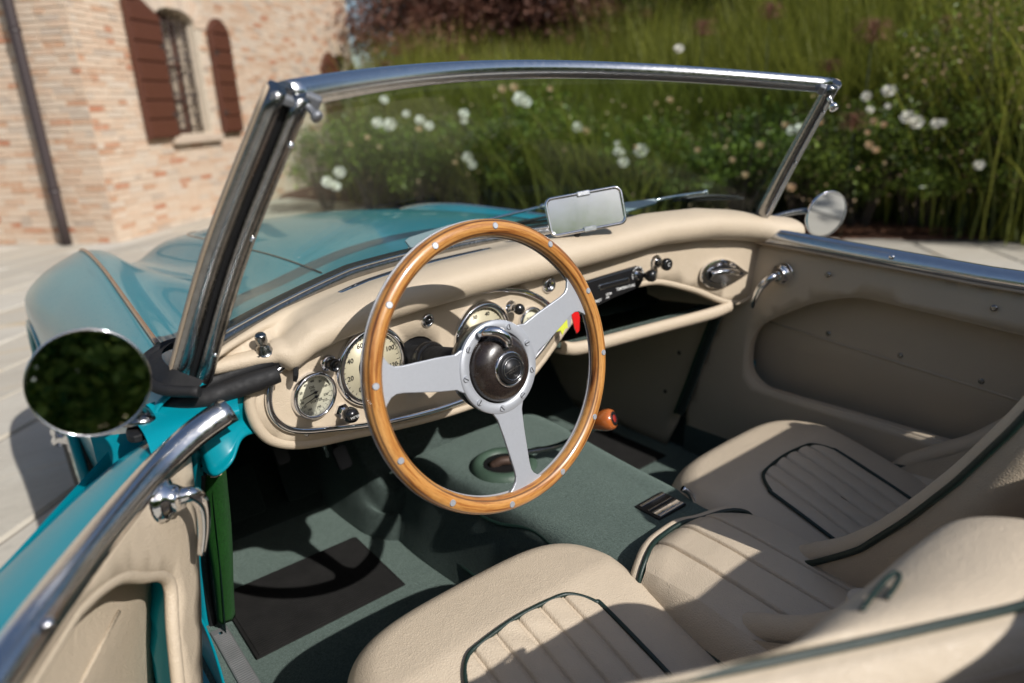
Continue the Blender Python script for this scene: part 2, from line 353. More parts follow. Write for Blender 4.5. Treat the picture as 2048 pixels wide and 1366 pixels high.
body = np.array(cols)            # 90 x 120 x 3
rows = []
for j in range(90):
    c = body[j]; x0 = c[0][0]; y0 = max(.36, gws(min(x0, .66))+.004) if x0 < .66 else .40
    y = np.linspace(y0, 2.31, 120)**1.0; rows.append([(np.interp(t, c[:, 1], c[:, 0]), t, np.interp(t, c[:, 1], c[:, 2])) for t in y])
full = [mir(r) for r in reversed(rows[1:])]+rows
V = [p for r in full for p in r]; F = grid_faces(len(full), 120); AX, AZ, AR = 1.69, .30, .355
def inarch(f):
    c = np.mean([V[i] for i in f], 0); return abs(c[0]) > .62 and (c[1]-AX)**2+(c[2]-AZ)**2 < AR**2
F = [f for f in F if not inarch(f)]
shell = mesh('front_body', V, F, M['paint'], CAR); solid(shell, .003)
def topz(x, y):
    x = abs(x); ax = np.array([[np.interp(y, rows[j][0][1:2] and [p[1] for p in rows[j]], [p[0] for p in rows[j]]), np.interp(y, [p[1] for p in rows[j]], [p[2] for p in rows[j]])] for j in range(0, 70)])
    return float(np.interp(x, ax[:, 0], ax[:, 1]))
bead = crn([(-xf[k], YS[k], zf[k]+.003) for k in range(1, 8)], 60)
tube('fender_bead', bead, .0042, simple('bronze_bead', (.42, .30, .22), .25, .8), shell, seg=8, upv=(0, 0, 1))
tube('fender_bead', mir(bead), .0042, M['chrome'], shell, seg=8)
hl = crn([(-.33, .70, topz(.33, .70)+.001), (-.335, 1.2, topz(.335, 1.2)+.001), (-.30, 1.75, topz(.30, 1.75)+.001), (-.18, 2.02, topz(.18, 2.02)+.001), (0, 2.09, topz(0, 2.09)+.001)], 50)
hl = [(x, y, topz(x, y)+.0006) for x, y, z in hl]
tube('hood_seam', hl+mir(hl[::-1])[1:], .0022, M['black'], shell, seg=6)
for s in (-1, 1):
    arc = [(s*(.742+.004*math.sin(a)), AX+AR*math.cos(a), AZ+AR*math.sin(a)) for a in np.linspace(R(-12), R(192), 40)]
    tube('arch_lip', arc, .012, M['paint'], shell, seg=8)
    lin = [[(s*x, AX+AR*1.0*math.cos(a), AZ+AR*math.sin(a)) for x in (.735, .45)] for a in np.linspace(R(-12), R(192), 24)]
    loft('wheel_well', lin, M['darkmetal'], shell)
# wheels: tyre, rim, wire spokes, knock-off spinner
def wheel(x, y, s):
    fr = Fr((x, y, .325), (0, 1, 0), (s, 0, 0)); w = lathe('road_wheel', fr, [(.215, -.07), (.27, -.085), (.31, -.075), (.325, -.05), (.327, 0), (.325, .05), (.31, .075), (.27, .085), (.215, .07)], M['rubber'], CAR, 48, openends=True)
    lathe('rim', fr, [(.19, -.075), (.222, -.07), (.205, -.03), (.198, 0), (.205, .03), (.222, .07), (.212, .076), (.205, .06), (.185, .0), (.19, -.075)], M['chrome'], w, 48, openends=True)
    vfs = []
    for k in range(48):
        a = 2*math.pi*k/48; b = a+(.35 if k % 2 else -.35); h = .055 if k % 4 < 2 else -.02
        vfs.append(tube_vf([fr(.04*math.cos(b), .04*math.sin(b), h), fr(.20*math.cos(a), .20*math.sin(a), .0)], .0022, seg=5))
    V, F = merge(*vfs); tag(mesh('wire_spokes', V, F, M['chrome'], w), kind='stuff')
    lathe('hub', fr, [(0, .105), (.022, .10), (.03, .085), (.042, .075), (.048, .06), (.045, -.03)], M['chrome'], w, 32)
    sp = []
    for k in range(2):
        a = math.pi*k+.6; sp.append(tube_vf(crn([fr(.02*math.cos(a), .02*math.sin(a), .09), fr(.055*math.cos(a), .055*math.sin(a), .105), fr(.085*math.cos(a+.12), .085*math.sin(a+.12), .098)], 10), [.016, .016, .015, .014, .013, .012, .011, .010, .008, .005], seg=10))
    V, F = merge(*sp); mesh('knock_off_spinner', V, F, M['chrome'], w)
for x, y in ((-.66, 1.69), (.66, 1.69), (-.66, -.66), (.66, -.66)): wheel(x, y, -1 if x < 0 else 1)
for s in (-1, 1):   # headlamps and grille live on the nose
    fr = Fr((s*.55, 2.20, .60), (1, 0, 0), (0, 1, .05)); h = lathe('headlight', fr, [(.095, -.02), (.10, .02), (.095, .05), (.085, .06), (.05, .085), (0, .092)], M['chrome'], CAR, 32)
vf = [box_vf(Fr((x, 2.33, .40), (1, 0, 0), (0, 1, 0)), -.004, .004, -.09, .09, 0, .01) for x in np.linspace(-.2, .2, 17)]
V, F = merge(*vf); tag(mesh('grille', V, F, M['chrome'], CAR, smooth=False), kind='stuff')
# rear body: flanks and deck behind the seats
rp = []
for y, zt, xh in ((-.80, .80, .742), (-1.1, .80, .72), (-1.5, .70, .64), (-1.75, .52, .5)):
    sct = [(-xh+.05, .22), (-xh, .35), (-xh, zt-.2), (-xh+.03, zt-.06), (-xh+.12, zt), (0, zt+.05), (xh-.12, zt), (xh-.03, zt-.06), (xh, zt-.2), (xh, .35), (xh-.05, .22)]
    rp.append(crn([(x, y, z) for x, z in sct], 60))
V = [p for r in rp for p in r]; F = [f for f in grid_faces(4, 60)]
for s in (-1, 1): solid(loft('rear_flank', [[(s*.66, y, .80), (s*.71, y, .785), (s*.738, y, .72), (s*.742, y, .5), (s*.735, y, .22)] for y in np.linspace(-.85, -.44, 6)], M['paint'], CAR), .003)
solid(mesh('rear_body', V, F, M['paint'], CAR), .003)
# --- windscreen
gtop = lambda x: .39-.62*x*x
ztop = lambda x: 1.238-.125*x*x+.0*abs(x)
zbot = lambda x: .905+.0*x-.10*max(0, abs(x)-.35)
WS = empty('windscreen', (0, .6, .9), parent=CAR)
xsn = np.linspace(-.56, .56, 41)
rows = []
for x in xsn:
    xb = x*1.11; a = np.array([xb, gws(xb)+.006, zbot(xb)]); b = np.array([x, gtop(x)+.004, ztop(x)-.012]); rows.append([a+(b-a)*t for t in np.linspace(0, 1, 12)])
gl = loft('glass', rows, M['glass'], WS); solid(gl, .005, 0)
prof = [(-.010, -.5), (-.004, -1.0), (.3, -1.0), (.55, -.6), (.6, 0), (.5, .7), (.1, 1.05), (-.3, .95), (-.45, .4)]
tr = [(x, gtop(x), ztop(x)-.010) for x in np.linspace(-.553, .553, 60)]
tp = [(.42*math.cos(a)-.0, 1.0*math.sin(a)) for a in np.linspace(0, 2*math.pi, 14, endpoint=False)]
tube('top_rail', tr, .0150, M['alu'], WS, prof=[(.62*a, c*(1.0 if c > 0 else .95)) for a, c in [(1.0, -.9), (1.05, .2), (.8, .8), (0, 1.05), (-.9, .95), (-1.15, .75), (-1.0, -.95)]], upv=(0, 0, 1))
br = [(x, gws(x)-.002, zbot(x)+.009) for x in np.linspace(-.63, .635, 70)]
tube('bottom_rail', br, .0095, M['oldchrome'], WS, prof=[(1.0, -1.0), (.9, .8), (0, 1.15), (-1.0, .7), (-1.3, -.6), (-1.1, -1.1)], upv=(0, 0, 1))
tube('rubber_strip', [(x, y+.009, z+.006) for x, y, z in br], .0095, M['rubber'], WS, seg=8)
tube('chrome_edge', [(x, y-.009, z+.0105) for x, y, z in br], .0022, M['chrome'], WS, seg=6)
CAST = simple('grey_casting', (.22, .23, .25), .5, .5, .2, vs_=80)
def post(s):
    b = np.array([s*.650, .405, .850]); t = np.array([s*.553, .192, 1.193])
    mid = (b+t)/2+np.array([s*.006, .006, 0]); P = crn([b-(t-b)*.06, b, mid, t], 26)
    tv = (t-b)/np.linalg.norm(t-b); side = np.array([s, .35, 0]); side -= np.dot(side, tv)*tv; side /= np.linalg.norm(side); back = np.cross(tv, side)*s
    if back[1] > 0: back = -back
    def strip(name, pts, mat, parent):
        rows = []
        for i, p in enumerate(P):
            w = 1.22-.30*i/25; rows.append([p+side*a*w+back*c*w for a, c in pts])
        return loft(name, rows, mat, parent, cv=True, cap=True)
    o = strip('side_post', [(.021, -.016), (.025, -.004), (.0235, .006), (.016, .012), (.006, .0115), (.0045, .004), (.004, -.016)], M['oldchrome'], WS)
    strip('post_channel', [(.005, -.012), (.005, .002), (-.0035, .002), (-.0035, -.012)], M['rubber'], o)
    strip('inner_flange', [(-.0032, -.014), (-.0032, .010), (-.012, .013), (-.022, .006), (-.024, -.014)], M['oldchrome'], o)
    strip('outer_seal', [(.025, -.008), (.0275, -.003), (.026, .005), (.0238, .005)], M['dirtytan'], o)
    for q in (4, 11, 18, 23):
        c = P[q]+side*-.0165*1.05+back*.012; lathe('screw', Fr(c, side, back), [(.0032, -.002), (.0032, .0005), (.002, .0016), (0, .0018)], M['chrome'], o, 12)
    # cast corner fitting at the top
    V, F = merge(box_vf(Fr(t+tv*-.004, side, tv), -.012, .019, -.012, .010, -.008, .002), box_vf(Fr(t+np.array([-s*.026, .006, -.003]), np.array([s, .55, .05]), tv), -.010, .006, -.005, .007, -.015, .002))
    bevel(mesh('corner_casting', V, F, CAST, o, smooth=False), .0025, 2)
    return P, side, back, tv, o
PL = post(-1); PR = post(1)
c = np.array([-.556, .190, 1.198])-PL[3]*.010-PL[1]*.022+PL[2]*.004
lathe('hood_pin', Fr(c, PL[3], PL[2]-PL[1]*.9+np.array([0, 0, -.35])), [(.0038, -.004), (.0038, .012), (.0062, .013), (.0066, .014), (.0066, .018), (.0058, .019), (0, .019)], CAST, PL[4], 20)
c = np.array([.568, .190, 1.196])-PR[3]*.020-PR[1]*.03
lathe('hood_pin', Fr(c, PR[3], PR[2]-PR[1]*.9+np.array([0, 0, -.35])), [(.0045, -.004), (.0045, .018), (.0085, .022), (.0085, .031), (0, .033)], M['alu'], PR[4], 20)
# wipers in front of the glass
def wiper(name, pv, el, blade0, blade1):
    pv, el, b0, b1 = map(np.array, (pv, el, blade0, blade1)); d = (el-pv)/np.linalg.norm(el-pv)
    w = empty(name, pv, parent=CAR); fr = Fr(pv, d, (-.2, -.6, .75))
    lathe('spindle', Fr(pv-np.array([0, 0, .02]), (1, 0, 0), (0, -.1, 1)), [(.011, -.01), (.011, .012), (.007, .02), (0, .021)], M['chrome'], w, 16)
    prism('arm_base', [(-.012, -.011), (.0, -.014), (.09, -.006), (.092, .006), (.0, .014), (-.012, .011)], fr, 0, .006, M['spoke'], w, .001)
    tube('arm', crn([pv+d*.08+np.array([0, 0, .003]), (pv+el)/2+np.array([0, -.004, .006]), el], 14), .0034, M['chrome'], w, seg=8)
    tube('blade_holder', crn([b0, (b0+b1)/2+np.array([0, -.004, .006]), b1], 12), .0032, M['darkmetal'], w, seg=6)
    dz = np.array([0, .006, -.004]); tube('blade_rubber', [b0+dz-(b1-b0)*.12, b1+dz+(b1-b0)*.12], .004, M['rubber'], w, seg=6)
    lathe('clip', Fr(el, d, (0, -1, .3)), [(.006, -.003), (.006, .004), (0, .005)], M['chrome'], w, 10)
wiper('windscreen_wiper', U(826, 488, 'y', .625), U(1085, 413, 'y', .640), U(1000, 452, 'y', .650), U(1190, 425, 'y', .640))
wiper('windscreen_wiper', U(1248, 417, 'y', .585), U(1412, 384, 'y', .530), U(1365, 397, 'y', .545), U(1478, 394, 'y', .490))
# --- scuttle pad (beige roll over the dashboard)
def padsec(x):
    g = gws(max(min(x, .66), -.66)); ax = abs(x)
    if x > .60: g = np.interp(x, [.60, .66, .72], [gws(.60), .375, .375])
    za = np.interp(x, [-.65, -.6, -.5, -.35, 0, .35, .5, .62, .72], [.868, .878, .892, .900, .903, .906, .908, .897, .882])
    yb = np.interp(x, [-.66, -.57, -.54, -.52, -.5, -.3, 0, .3, .6, .66, .72], [.402, .396, .392, .389, .389, .408, .418, .410, .372, .352, .330])
    zb = np.interp(x, [-.66, -.57, -.54, -.525, -.49, -.45, -.35, -.2, 0, .15, .3, .45, .56, .64, .72], [.850, .849, .846, .832, .849, .857, .868, .873, .874, .880, .888, .883, .868, .852, .842])
    rr = np.interp(x, [-.66, -.55, -.525, -.45, -.3, 0, .6, .72], [.006, .008, .020, .022, .026, .028, .030, .027])
    yt, zt = yb+.002, zb+rr
    A = [(g+.004, za), (g-.02, za+.004), ((g*.62+yb*.38), za*.6+(zt+rr*.5)*.4+.004), (yb+rr*1.5, max(zt+rr*.86, zt+.006)), (yb+rr*.4, zt+rr*.82)]
    A += [(yb-rr*.62, zt+rr*.42), (yb-rr*.85, zt-rr*.25), (yb-rr*.5, zt-rr*.85), (yb+rr*.35, zt-rr*1.12), (yb+rr*1.4, zt-rr*.9)]
    return crn([(x, y, z) for y, z in A], 40)
xs_ = np.concatenate([np.linspace(-.628, -.56, 8), np.linspace(-.55, -.45, 22), np.linspace(-.44, .60, 70), np.linspace(.61, .715, 12)])
pad = loft('scuttle_pad', [padsec(x) for x in xs_], M['vinyl'], CAR); solid(pad, .004)
def padtop(x, k=10): return padsec(x)
for a, b in ((-.405, -.07), (.02, .43)):      # chrome demister strips lying in the pad
    for side_, nm in ((0, 'demister_strip'),):
        P = []
        for x in np.linspace(a, b, 30):
            s = padsec(x); y = gws(x)*.50+.40*.50+.005; i = np.argmin(abs(np.array(s)[:14, 1]-y)); P.append((x, s[i][1], s[i][2]+.001))
        o = tube(nm, [(x, y, z+.002) for x, y, z in P], [.003+.0045*math.sin(math.pi*t)**.3 for t in np.linspace(0.02, .98, 30)], M['chrome'], pad, prof=[(1.4, -.5), (1.1, .4), (-1.1, .4), (-1.4, -.5)])
        tube('slot', [(x, y-.0005, z+.0050) for x, y, z in P[2:-2]], .0016, M['black'], o, seg=6)
# lift-the-dot pegs on the pad
s = padsec(-.556); p = s[14]
o = lathe('hood_peg', Fr(p+np.array([0, -.01, .002]), (1, 0, 0), (-.15, -.2, 1)), [(.012, -.002), (.012, .003), (.0098, .005), (.0098, .009), (.0068, .011), (.0070, .014), (.0080, .016), (.0078, .026), (.0060, .0285), (0, .0292)], M['oldchrome'], pad, 24)
prism('peg_plate', [(-.02, 0), (-.012, -.007), (.012, -.007), (.02, 0), (.012, .007), (-.012, .007)], Fr(p+np.array([0, -.01, .001]), (1, .1, .1), (-.15, -.2, 1)), 0, .002, M['alu'], pad)
p = padsec(-.606)[14]; lathe('screw', Fr(p+np.array([0, -.008, .001]), (1, 0, 0), (-.2, -.2, 1)), [(.009, -.001), (.008, .001), (.004, .002), (0, .001)], M['alu'], pad, 18)
# --- fascia
fy = lambda x: .440-.15*x*x
FO = [(-.530, .845), (-.560, .835), (-.584, .805), (-.585, .77), (-.570, .735), (-.54, .712), (-.50, .698), (-.437, .686), (-.342, .668), (-.24, .655), (-.14, .652), (-.052, .662), (-.01, .685), (.03, .718), (.06, .745), (.112, .782), (.16, .793), (.211, .797), (.27, .800), (.32, .797), (.36, .787), (.41, .770), (.457, .752), (.51, .727), (.555, .709), (.60, .703), (.632, .715), (.650, .745), (.656, .79), (.652, .85), (.640, .875), (.45, .895), (.3, .90), (0, .895), (-.2, .895), (-.35, .888), (-.46, .870)]
FO = [tuple(p[:2]) for p in crn([(a, b, 0) for a, b in FO], 150, True)]
colhole = [(-.298+.047*math.cos(a), .772+.043*math.sin(a)) for a in np.linspace(0, 2*math.pi, 28, endpoint=False)]
def fedge(x, z): return np.array([x, fy(x), z])
fascia = sheet('fascia', FO, fedge, M['vinyl'], CAR, holes=[colhole], sp=.03); solid(fascia, .03, 1)
nrm = fascia.data.polygons[0].normal
fascia.modifiers[0].offset = -1 if nrm.y < 0 else 1
tube('fascia_edge_roll', [(x, fy(x)+.006, z) for x, z in FO], .0085, M['vinyl'], fascia, closed=True, seg=10, upv=(0, 1, 0))
BO = [(-.541, .833), (-.556, .815), (-.563, .79), (-.559, .765), (-.542, .742), (-.515, .727), (-.48, .716), (-.391, .692), (-.289, .676), (-.211, .672), (-.13, .674), (-.075, .686), (-.037, .703), (.0, .728), (.022, .75), (.026, .775), (.018, .795), (-.004, .818), (-.045, .842), (-.09, .856), (-.129, .863), (-.218, .870), (-.292, .871), (-.351, .866), (-.42, .855), (-.49, .845)]
BO = crn([(a, fy(a)-.005, b) for a, b in BO], 120, True)
tube('chrome_bead', BO, .0052, M['chrome'], fascia, closed=True, seg=10, upv=(0, 1, 0))
lathe('column_hole', Fr((-.298, fy(-.298)+.07, .772), (1, 0, 0), (0, -1, 0)), [(0, 0), (.055, .001), (.055, .064)], M['black'], fascia, 32)
def ffr(x, z, lift=.0): return Fr((x, fy(x)-lift, z), (1, -.3*x, 0), (-.3*x, -1, .0))
# all ffr frames: x right, y up, z towards the seats
def gauge(x, z, r, name):
    fr = ffr(x, z); g = lathe(name, fr, [(r*1.09, -.006), (r*1.11, .003), (r*1.07, .009), (r*1.0, .011), (r*.93, .010), (r*.90, .006), (r*.885, .001)], M['chrome'], CAR, 56, openends=True)
    lathe('dial', fr, [(r*.90, -.002), (r*.90, .0015), (0, .0015)], M['dial'] if r < .04 else M['gold_dial'], g, 48)
    lathe('dial_glass', fr, [(r*.91, .0065), (r*.5, .0075), (0, .008)], M['lens'], g, 32, openends=True)
    return fr, g
def hand(fr, x, y, ang, L, w, mat, par_, back=.2):
    c, s = math.cos(ang), math.sin(ang); P = [(-back*L, -w*.6), (0, -w), (L*.85, -w*.4), (L, 0), (L*.85, w*.4), (0, w), (-back*L, w*.6)]
    prism('needle', [(x+a*c-b*s, y+a*s+b*c) for a, b in P], fr, .0028, .0036, mat, par_)
# oil / water gauge
fr, g = gauge(-.492, .776, .0335, 'oil_water_gauge')
it = [('OIL', -.001, .0125, .0062, 0), ('WATER', .003, -.0105, .0062, 0), ('SMITHS', -.001, .0075, .0026, 0), ('lbs/in²', 0, .022, .0025, 0)]
for t, a in (('0', 188), ('20', 158), ('40', 122), ('60', 88), ('80', 52), ('100', 18)): it.append((t, .0218*math.cos(R(a)), .0015+.0205*math.sin(R(a)), .0054, 0))
for t, a in (('100', 190), ('120', 212), ('160', 243), ('190', 286), ('212', 325), ('230°', 352)): it.append((t, .0215*math.cos(R(a)), -.003+.0195*math.sin(R(a)), .0052, 0))
text_mesh('numerals', it, Fr(fr(0, 0, .0016), fr.x, fr.z), M['black_ink'], g, .00008)
vf = []
for a in list(range(15, 200, 12))+list(range(200, 360, 14)):
    q = R(a); f2 = Fr(fr(.0278*math.cos(q), .0278*math.sin(q), .002), fr.x*math.cos(q)+fr.y*math.sin(q), fr.z); vf.append(box_vf(f2, -.0012, .0012, -.0003, .0003, 0, .0002))
V, F = merge(*vf); tag(mesh('tick_marks', V, F, M['black_ink'], g, smooth=False), kind='stuff')
hand(fr, .003, .0035, R(190), .024, .0008, M['black_ink'], g); hand(fr, .0035, -.0035, R(197), .023, .0008, M['black_ink'], g)
for yy in (.0035, -.0035): lathe('needle_hub', Fr(fr(.003, yy, .003), fr.x, fr.z), [(.0026, 0), (.0024, .0012), (0, .0014)], M['black'], g, 14)
# speedometer
fr, g = gauge(-.386, .790, .0600, 'speedometer')
it = [(str(v), .042*math.cos(R(a)), .042*math.sin(R(a)), .0115, 0) for v, a in ((0, 232), (20, 193), (40, 154), (60, 115), (80, 72), (100, 28), (120, -14), (140, -52))]+[('MPH', 0, -.030, .006, 0)]
text_mesh('numerals', it, Fr(fr(0, 0, .0016), fr.x, fr.z), M['black_ink'], g, .0002)
vf = []
for a in np.arange(-62, 233, 10):
    q = R(a); f2 = Fr(fr(.0505*math.cos(q), .0505*math.sin(q), .002), fr.x*math.cos(q)+fr.y*math.sin(q), fr.z); vf.append(box_vf(f2, -.0018, .0018, -.0005, .0005, 0, .0002))
V, F = merge(*vf); tag(mesh('tick_marks', V, F, M['black_ink'], g, smooth=False), kind='stuff')
lathe('dial_centre', fr, [(.024, .0018), (.024, .0032), (0, .0034)], M['darkmetal'], g, 40); hand(fr, 0, 0, R(232), .044, .0014, M['black_ink'], g); lathe('needle_hub', Fr(fr(0, 0, .0035), fr.x, fr.z), [(.007, 0), (.006, .002), (0, .0025)], M['black'], g, 20)
# tachometer
fr, g = gauge(-.153, .782, .0575, 'tachometer')
it = [(v, .040*math.cos(R(a)), .040*math.sin(R(a)), .0105, 0) for v, a in (('0', 232), ('10', 192), ('20', 152), ('30', 112), ('40', 70), ('50', 28), ('60', -12))]+[('RPM', 0, -.028, .006, 0)]
text_mesh('numerals', it, Fr(fr(0, 0, .0016), fr.x, fr.z), M['black_ink'], g, .0002)
vf = []
for a in np.arange(-12, 233, 10):
    q = R(a); f2 = Fr(fr(.0485*math.cos(q), .0485*math.sin(q), .002), fr.x*math.cos(q)+fr.y*math.sin(q), fr.z); vf.append(box_vf(f2, -.0018, .0018, -.0005, .0005, 0, .0002))
V, F = merge(*vf); tag(mesh('tick_marks', V, F, M['black_ink'], g, smooth=False), kind='stuff'); hand(fr, 0, 0, R(232), .040, .0014, M['black_ink'], g)
lathe('dial_centre', fr, [(.018, .0018), (.018, .0032), (0, .0034)], M['darkmetal'], g, 40)
# fuel gauge peeping out right of the tacho
fr, g = gauge(-.036, .783, .026, 'fuel_gauge'); text_mesh('numerals', [('FUEL', 0, .005, .007, 0), ('E', -.014, -.006, .006, 0), ('F', .014, -.006, .006, 0)], Fr(fr(0, 0, .0016), fr.x, fr.z), M['black_ink'], g)
# indicator jewel
x, z = U(857, 641, 'y', .425)[[0, 2]]; fr = ffr(x, z); o = lathe('indicator_lamp', fr, [(.0125, -.002), (.0125, .003), (.0095, .006), (.0065, .005), (.0065, .002)], M['chrome'], CAR, 28, openends=True); lathe('jewel', fr, [(.0068, .002), (.0055, .007), (.003, .0095), (0, .010)], M['black'], o, 20)
def knob(px, py, prof, mat, base, sc_=1, name='dash_knob', hexn=None, mark=None):
    x, z = U(px, py, 'y', .418)[[0, 2]]; fr = ffr(x, z); o = lathe(name, fr, [(r*sc_, h*sc_) for r, h in prof], mat, CAR, 28)
    if base: lathe('bezel', fr, [(a*sc_, h*sc_) for a, h in base], M['chrome'], o, hexn or 28, smooth=not hexn)
    if mark: text_mesh('lettering', [(mark[0], 0, 0, mark[1], R(mark[3]) if len(mark) > 3 else 0)], Fr(fr(0, 0, mark[2]), fr.x, fr.z), M['white_ink'], o)
    return fr, o
knob(650, 722, [(.0085, .0), (.0085, .012), (.0095, .013), (.0095, .021), (.0075, .022), (.007, .0205), (0, .0205)], M['black'], [(.013, -.002), (.0135, .003), (.011, .006), (.0095, .0065)])
knob(678, 818, [(.0045, 0), (.0045, .012), (.0045, .0135), (.0095, .016), (.0125, .022), (.0125, .028), (.010, .034), (.006, .037), (0, .038)], M['black'], [(.0125, -.001), (.0125, .0045), (.007, .005), (.0062, .013)], hexn=6, mark=('WIPER', .0058, .0372, 0))
knob(1036, 618, [(.005, 0), (.005, .014), (.0085, .017), (.0105, .022), (.0105, .026), (.0085, .030), (0, .032)], M['black'], [(.0125, -.001), (.0125, .002), (.008, .004), (.0055, .009)])
knob(1112, 573, [(.0, .0), (.004, .004), (.0, .005)], M['black'], [(.014, -.002), (.0145, .002), (.0115, .006), (.0075, .007), (.0065, .004), (0, .003)], 1.15, name='ignition_lock')
knob(1317, 525, [(.0065, 0), (.0065, .006), (.0055, .012), (.0065, .018), (.0105, .022), (.0115, .027), (.0105, .031), (.008, .0325), (0, .0315)], M['black'], [(.0135, -.001), (.013, .003), (.0095, .006)], 1.2, mark=('C', .011, .0385, 0))
# heater panel
HP = U(1240, 566, 'y', .43); hfr = Fr((HP[0], fy(HP[0])-.002, HP[2]), (1, -.3*HP[0], .0), (0, -1, .05))
hp = prism('heater_panel', [(-.15, -.012), (-.148, .022), (-.06, .026), (.045, .030), (.060, .026), (.068, .012), (.064, -.004), (.05, -.018), (-.03, -.026), (-.08, -.034), (-.14, -.036)], hfr, 0, .012, M['black'], CAR, .004)
prism('slider_track', rrect(.092, .011, .005, cx=-.03, cy=.005), hfr, .011, .0145, M['chrome'], hp, .001); prism('slider_slot', rrect(.084, .006, .0028, cx=-.03, cy=.007), hfr, .0145, .0152, M['black'], hp)
text_mesh('lettering', [('TEMPERATURE', .005, -.009, .0088, 0), ('DEMIST', -.082, -.022, .0088, 0), ('LEVER', -.046, -.0135, .0065, 0), ('AIR', -.05, -.020, .0065, 0), ('·', .0, 0, .004, 0)]+[(ch, .044+.0165*math.cos(R(a)), .011+.0165*math.sin(R(a)), .0056, R(a-90)) for ch, a in zip('OFF TURN ON FAN', np.linspace(195, 5, 15)) if ch != ' '], Fr(hfr(0, 0, .0122), hfr.x, hfr.z), M['white_ink'], hp, .0001)
lathe('blower_knob', Fr(hfr(.044, .011, .012), hfr.x, hfr.z+hfr.x*.25), [(.0085, 0), (.0085, .004), (.0055, .006), (.005, .016), (.009, .021), (.0125, .027), (.0125, .036), (.010, .040), (0, .041)], M['black'], hp, 24); lathe('blower_collar', Fr(hfr(.044, .011, .012), hfr.x, hfr.z), [(.010, 0), (.010, .004), (.006, .0045)], M['chrome'], hp, 24)
# eye shaped grab handle / ashtray on the passenger side
EP = U(1440, 546, 'y', .405); efr = Fr((EP[0], fy(EP[0])-.001, EP[2]), (1, -.3*EP[0], -.09), (-.1, -1, .0))
eye = [(-.060, .0), (-.055, .014), (-.035, .024), (-.008, .027), (.022, .019), (.05, .005), (.064, -.002), (.05, -.010), (.022, -.020), (-.008, -.026), (-.035, -.022), (-.055, -.012)]
eye = [tuple(p[:2]*1.32) for p in crn([(a, b, 0) for a, b in eye], 48, True)]
o = prism('ashtray', eye, efr, -.002, .008, M['chrome'], CAR, .005); prism('ashtray_recess', [(a*.80-.002, b*.62) for a, b in eye], efr, .0075, .0088, M['darkmetal'], o)
tube('pull_bar', crn([efr(-.056, .004, .012), efr(-.026, .010, .022), efr(.016, .006, .021), efr(.038, .0, .012)], 16), .007, M['chrome'], o, seg=10); prism('ashtray_flap', [(a*.66, b*.42-.006) for a, b in eye], efr, .0088, .0105, M['alu'], o, .001)
# screws on the fascia edge
for px, py in ((517, 805), (612, 870)):
    p = U(px, py, 'y', .40); lathe('screw', Fr(p, (1, 0, 0), (-.5, -1, -.3)), [(.004, -.002), (.004, .0008), (0, .0015)], M['chrome'], fascia, 12)
# parcel shelf below the passenger side
sh = [(.045, .43, .722), (.10, .425, .712), (.333, .415, .705), (.50, .40, .704), (.565, .395, .710)]
SP = crn(sh, 30)
o = loft('parcel_shelf', [[(x, y, z+.002), (x, y-.008, z-.002), (x, y-.009, z-.016), (x, y-.004, z-.026), (x, y+.01, z-.028), (x, y+.28, z-.05), (x, y+.28, z-.045), (x, y+.012, z-.018), (x, y+.008, z)] for x, y, z in SP], M['vinyl'], CAR, cv=True, cap=True)
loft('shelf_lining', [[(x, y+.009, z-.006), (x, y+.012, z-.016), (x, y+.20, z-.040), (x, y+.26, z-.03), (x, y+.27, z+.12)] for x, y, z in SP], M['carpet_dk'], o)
def aim(c, tgt):
    v = c-CC; v = v/np.linalg.norm(v); r = np.array(tgt, float)-c; r /= np.linalg.norm(r); n = r-v; return n/np.linalg.norm(n)
# --- interior mirror on the scuttle
mc = np.array([.094, .418, .978]); mfr = Fr(mc, (.20, 0.002, -.006), aim(mc, (-1.0, -5, 3.2))); rm = empty('interior_mirror', mc-np.array([0, 0, .05]), parent=CAR)
prism('mirror_back', rrect(.152, .072, .013), mfr, -.009, 0, M['chrome'], rm, .003); prism('mirror_face', rrect(.146, .066, .011), mfr, 0, .0012, M['mirror_dull'], rm)
tube('mirror_rim', [mfr(a, b, .001) for a, b in rrect(.150, .070, .012)], .0032, M['chrome'], rm, closed=True, seg=8)
for sy in (1, -1): prism('mirror_clip', [(-.012, sy*.029), (.014, sy*.029), (.014, sy*.039), (-.012, sy*.039)], mfr, -.006, .005, M['alu'], rm, .0015)
b0 = np.array([.075, .43, .917]); tube('mirror_stem', crn([mfr(-.02, -.025, -.009), mfr(-.022, -.038, -.008), b0+np.array([0, 0, .006])], 10), .006, M['darkmetal'], rm, seg=10)
prism('mirror_foot', rrect(.075, .022, .009), Fr(b0, (1, .1, 0), (0, -.12, 1)), -.004, .005, M['darkmetal'], rm, .002)
# --- steering wheel
wc = np.array([-.3003, .1969, .826]); tw = R(12.07); wfr = Fr(wc, (1, 0, 0), (0, -math.cos(tw), math.sin(tw)))
SW = empty('steering_wheel', (0, 0, 0), parent=None); SW.location = wc
SW.rotation_euler = Matrix((tuple(wfr.x), tuple(wfr.y), tuple(wfr.z))).transposed().to_euler(); par(SW, CAR)
L0 = Fr((0, 0, 0), (1, 0, 0), (0, 0, 1))
def loc(o): o.parent = SW; o.matrix_parent_inverse = Matrix(); return o
ringp = []
NT = 128
def rimpt(a, b): return None
V, F = [], []
prof = [(.0122*math.cos(t), .0118*math.sin(t)+.002) for t in np.linspace(R(-32), R(212), 20)]
for i in range(NT):
    a = 2*math.pi*i/NT
    for (dr, dz) in prof: V.append(((.1945+dr)*math.cos(a), (.1945+dr)*math.sin(a), dz))
rim = loc(mesh('wood_rim', V, grid_faces(NT, len(prof), True, True), M['wood']))
V = []
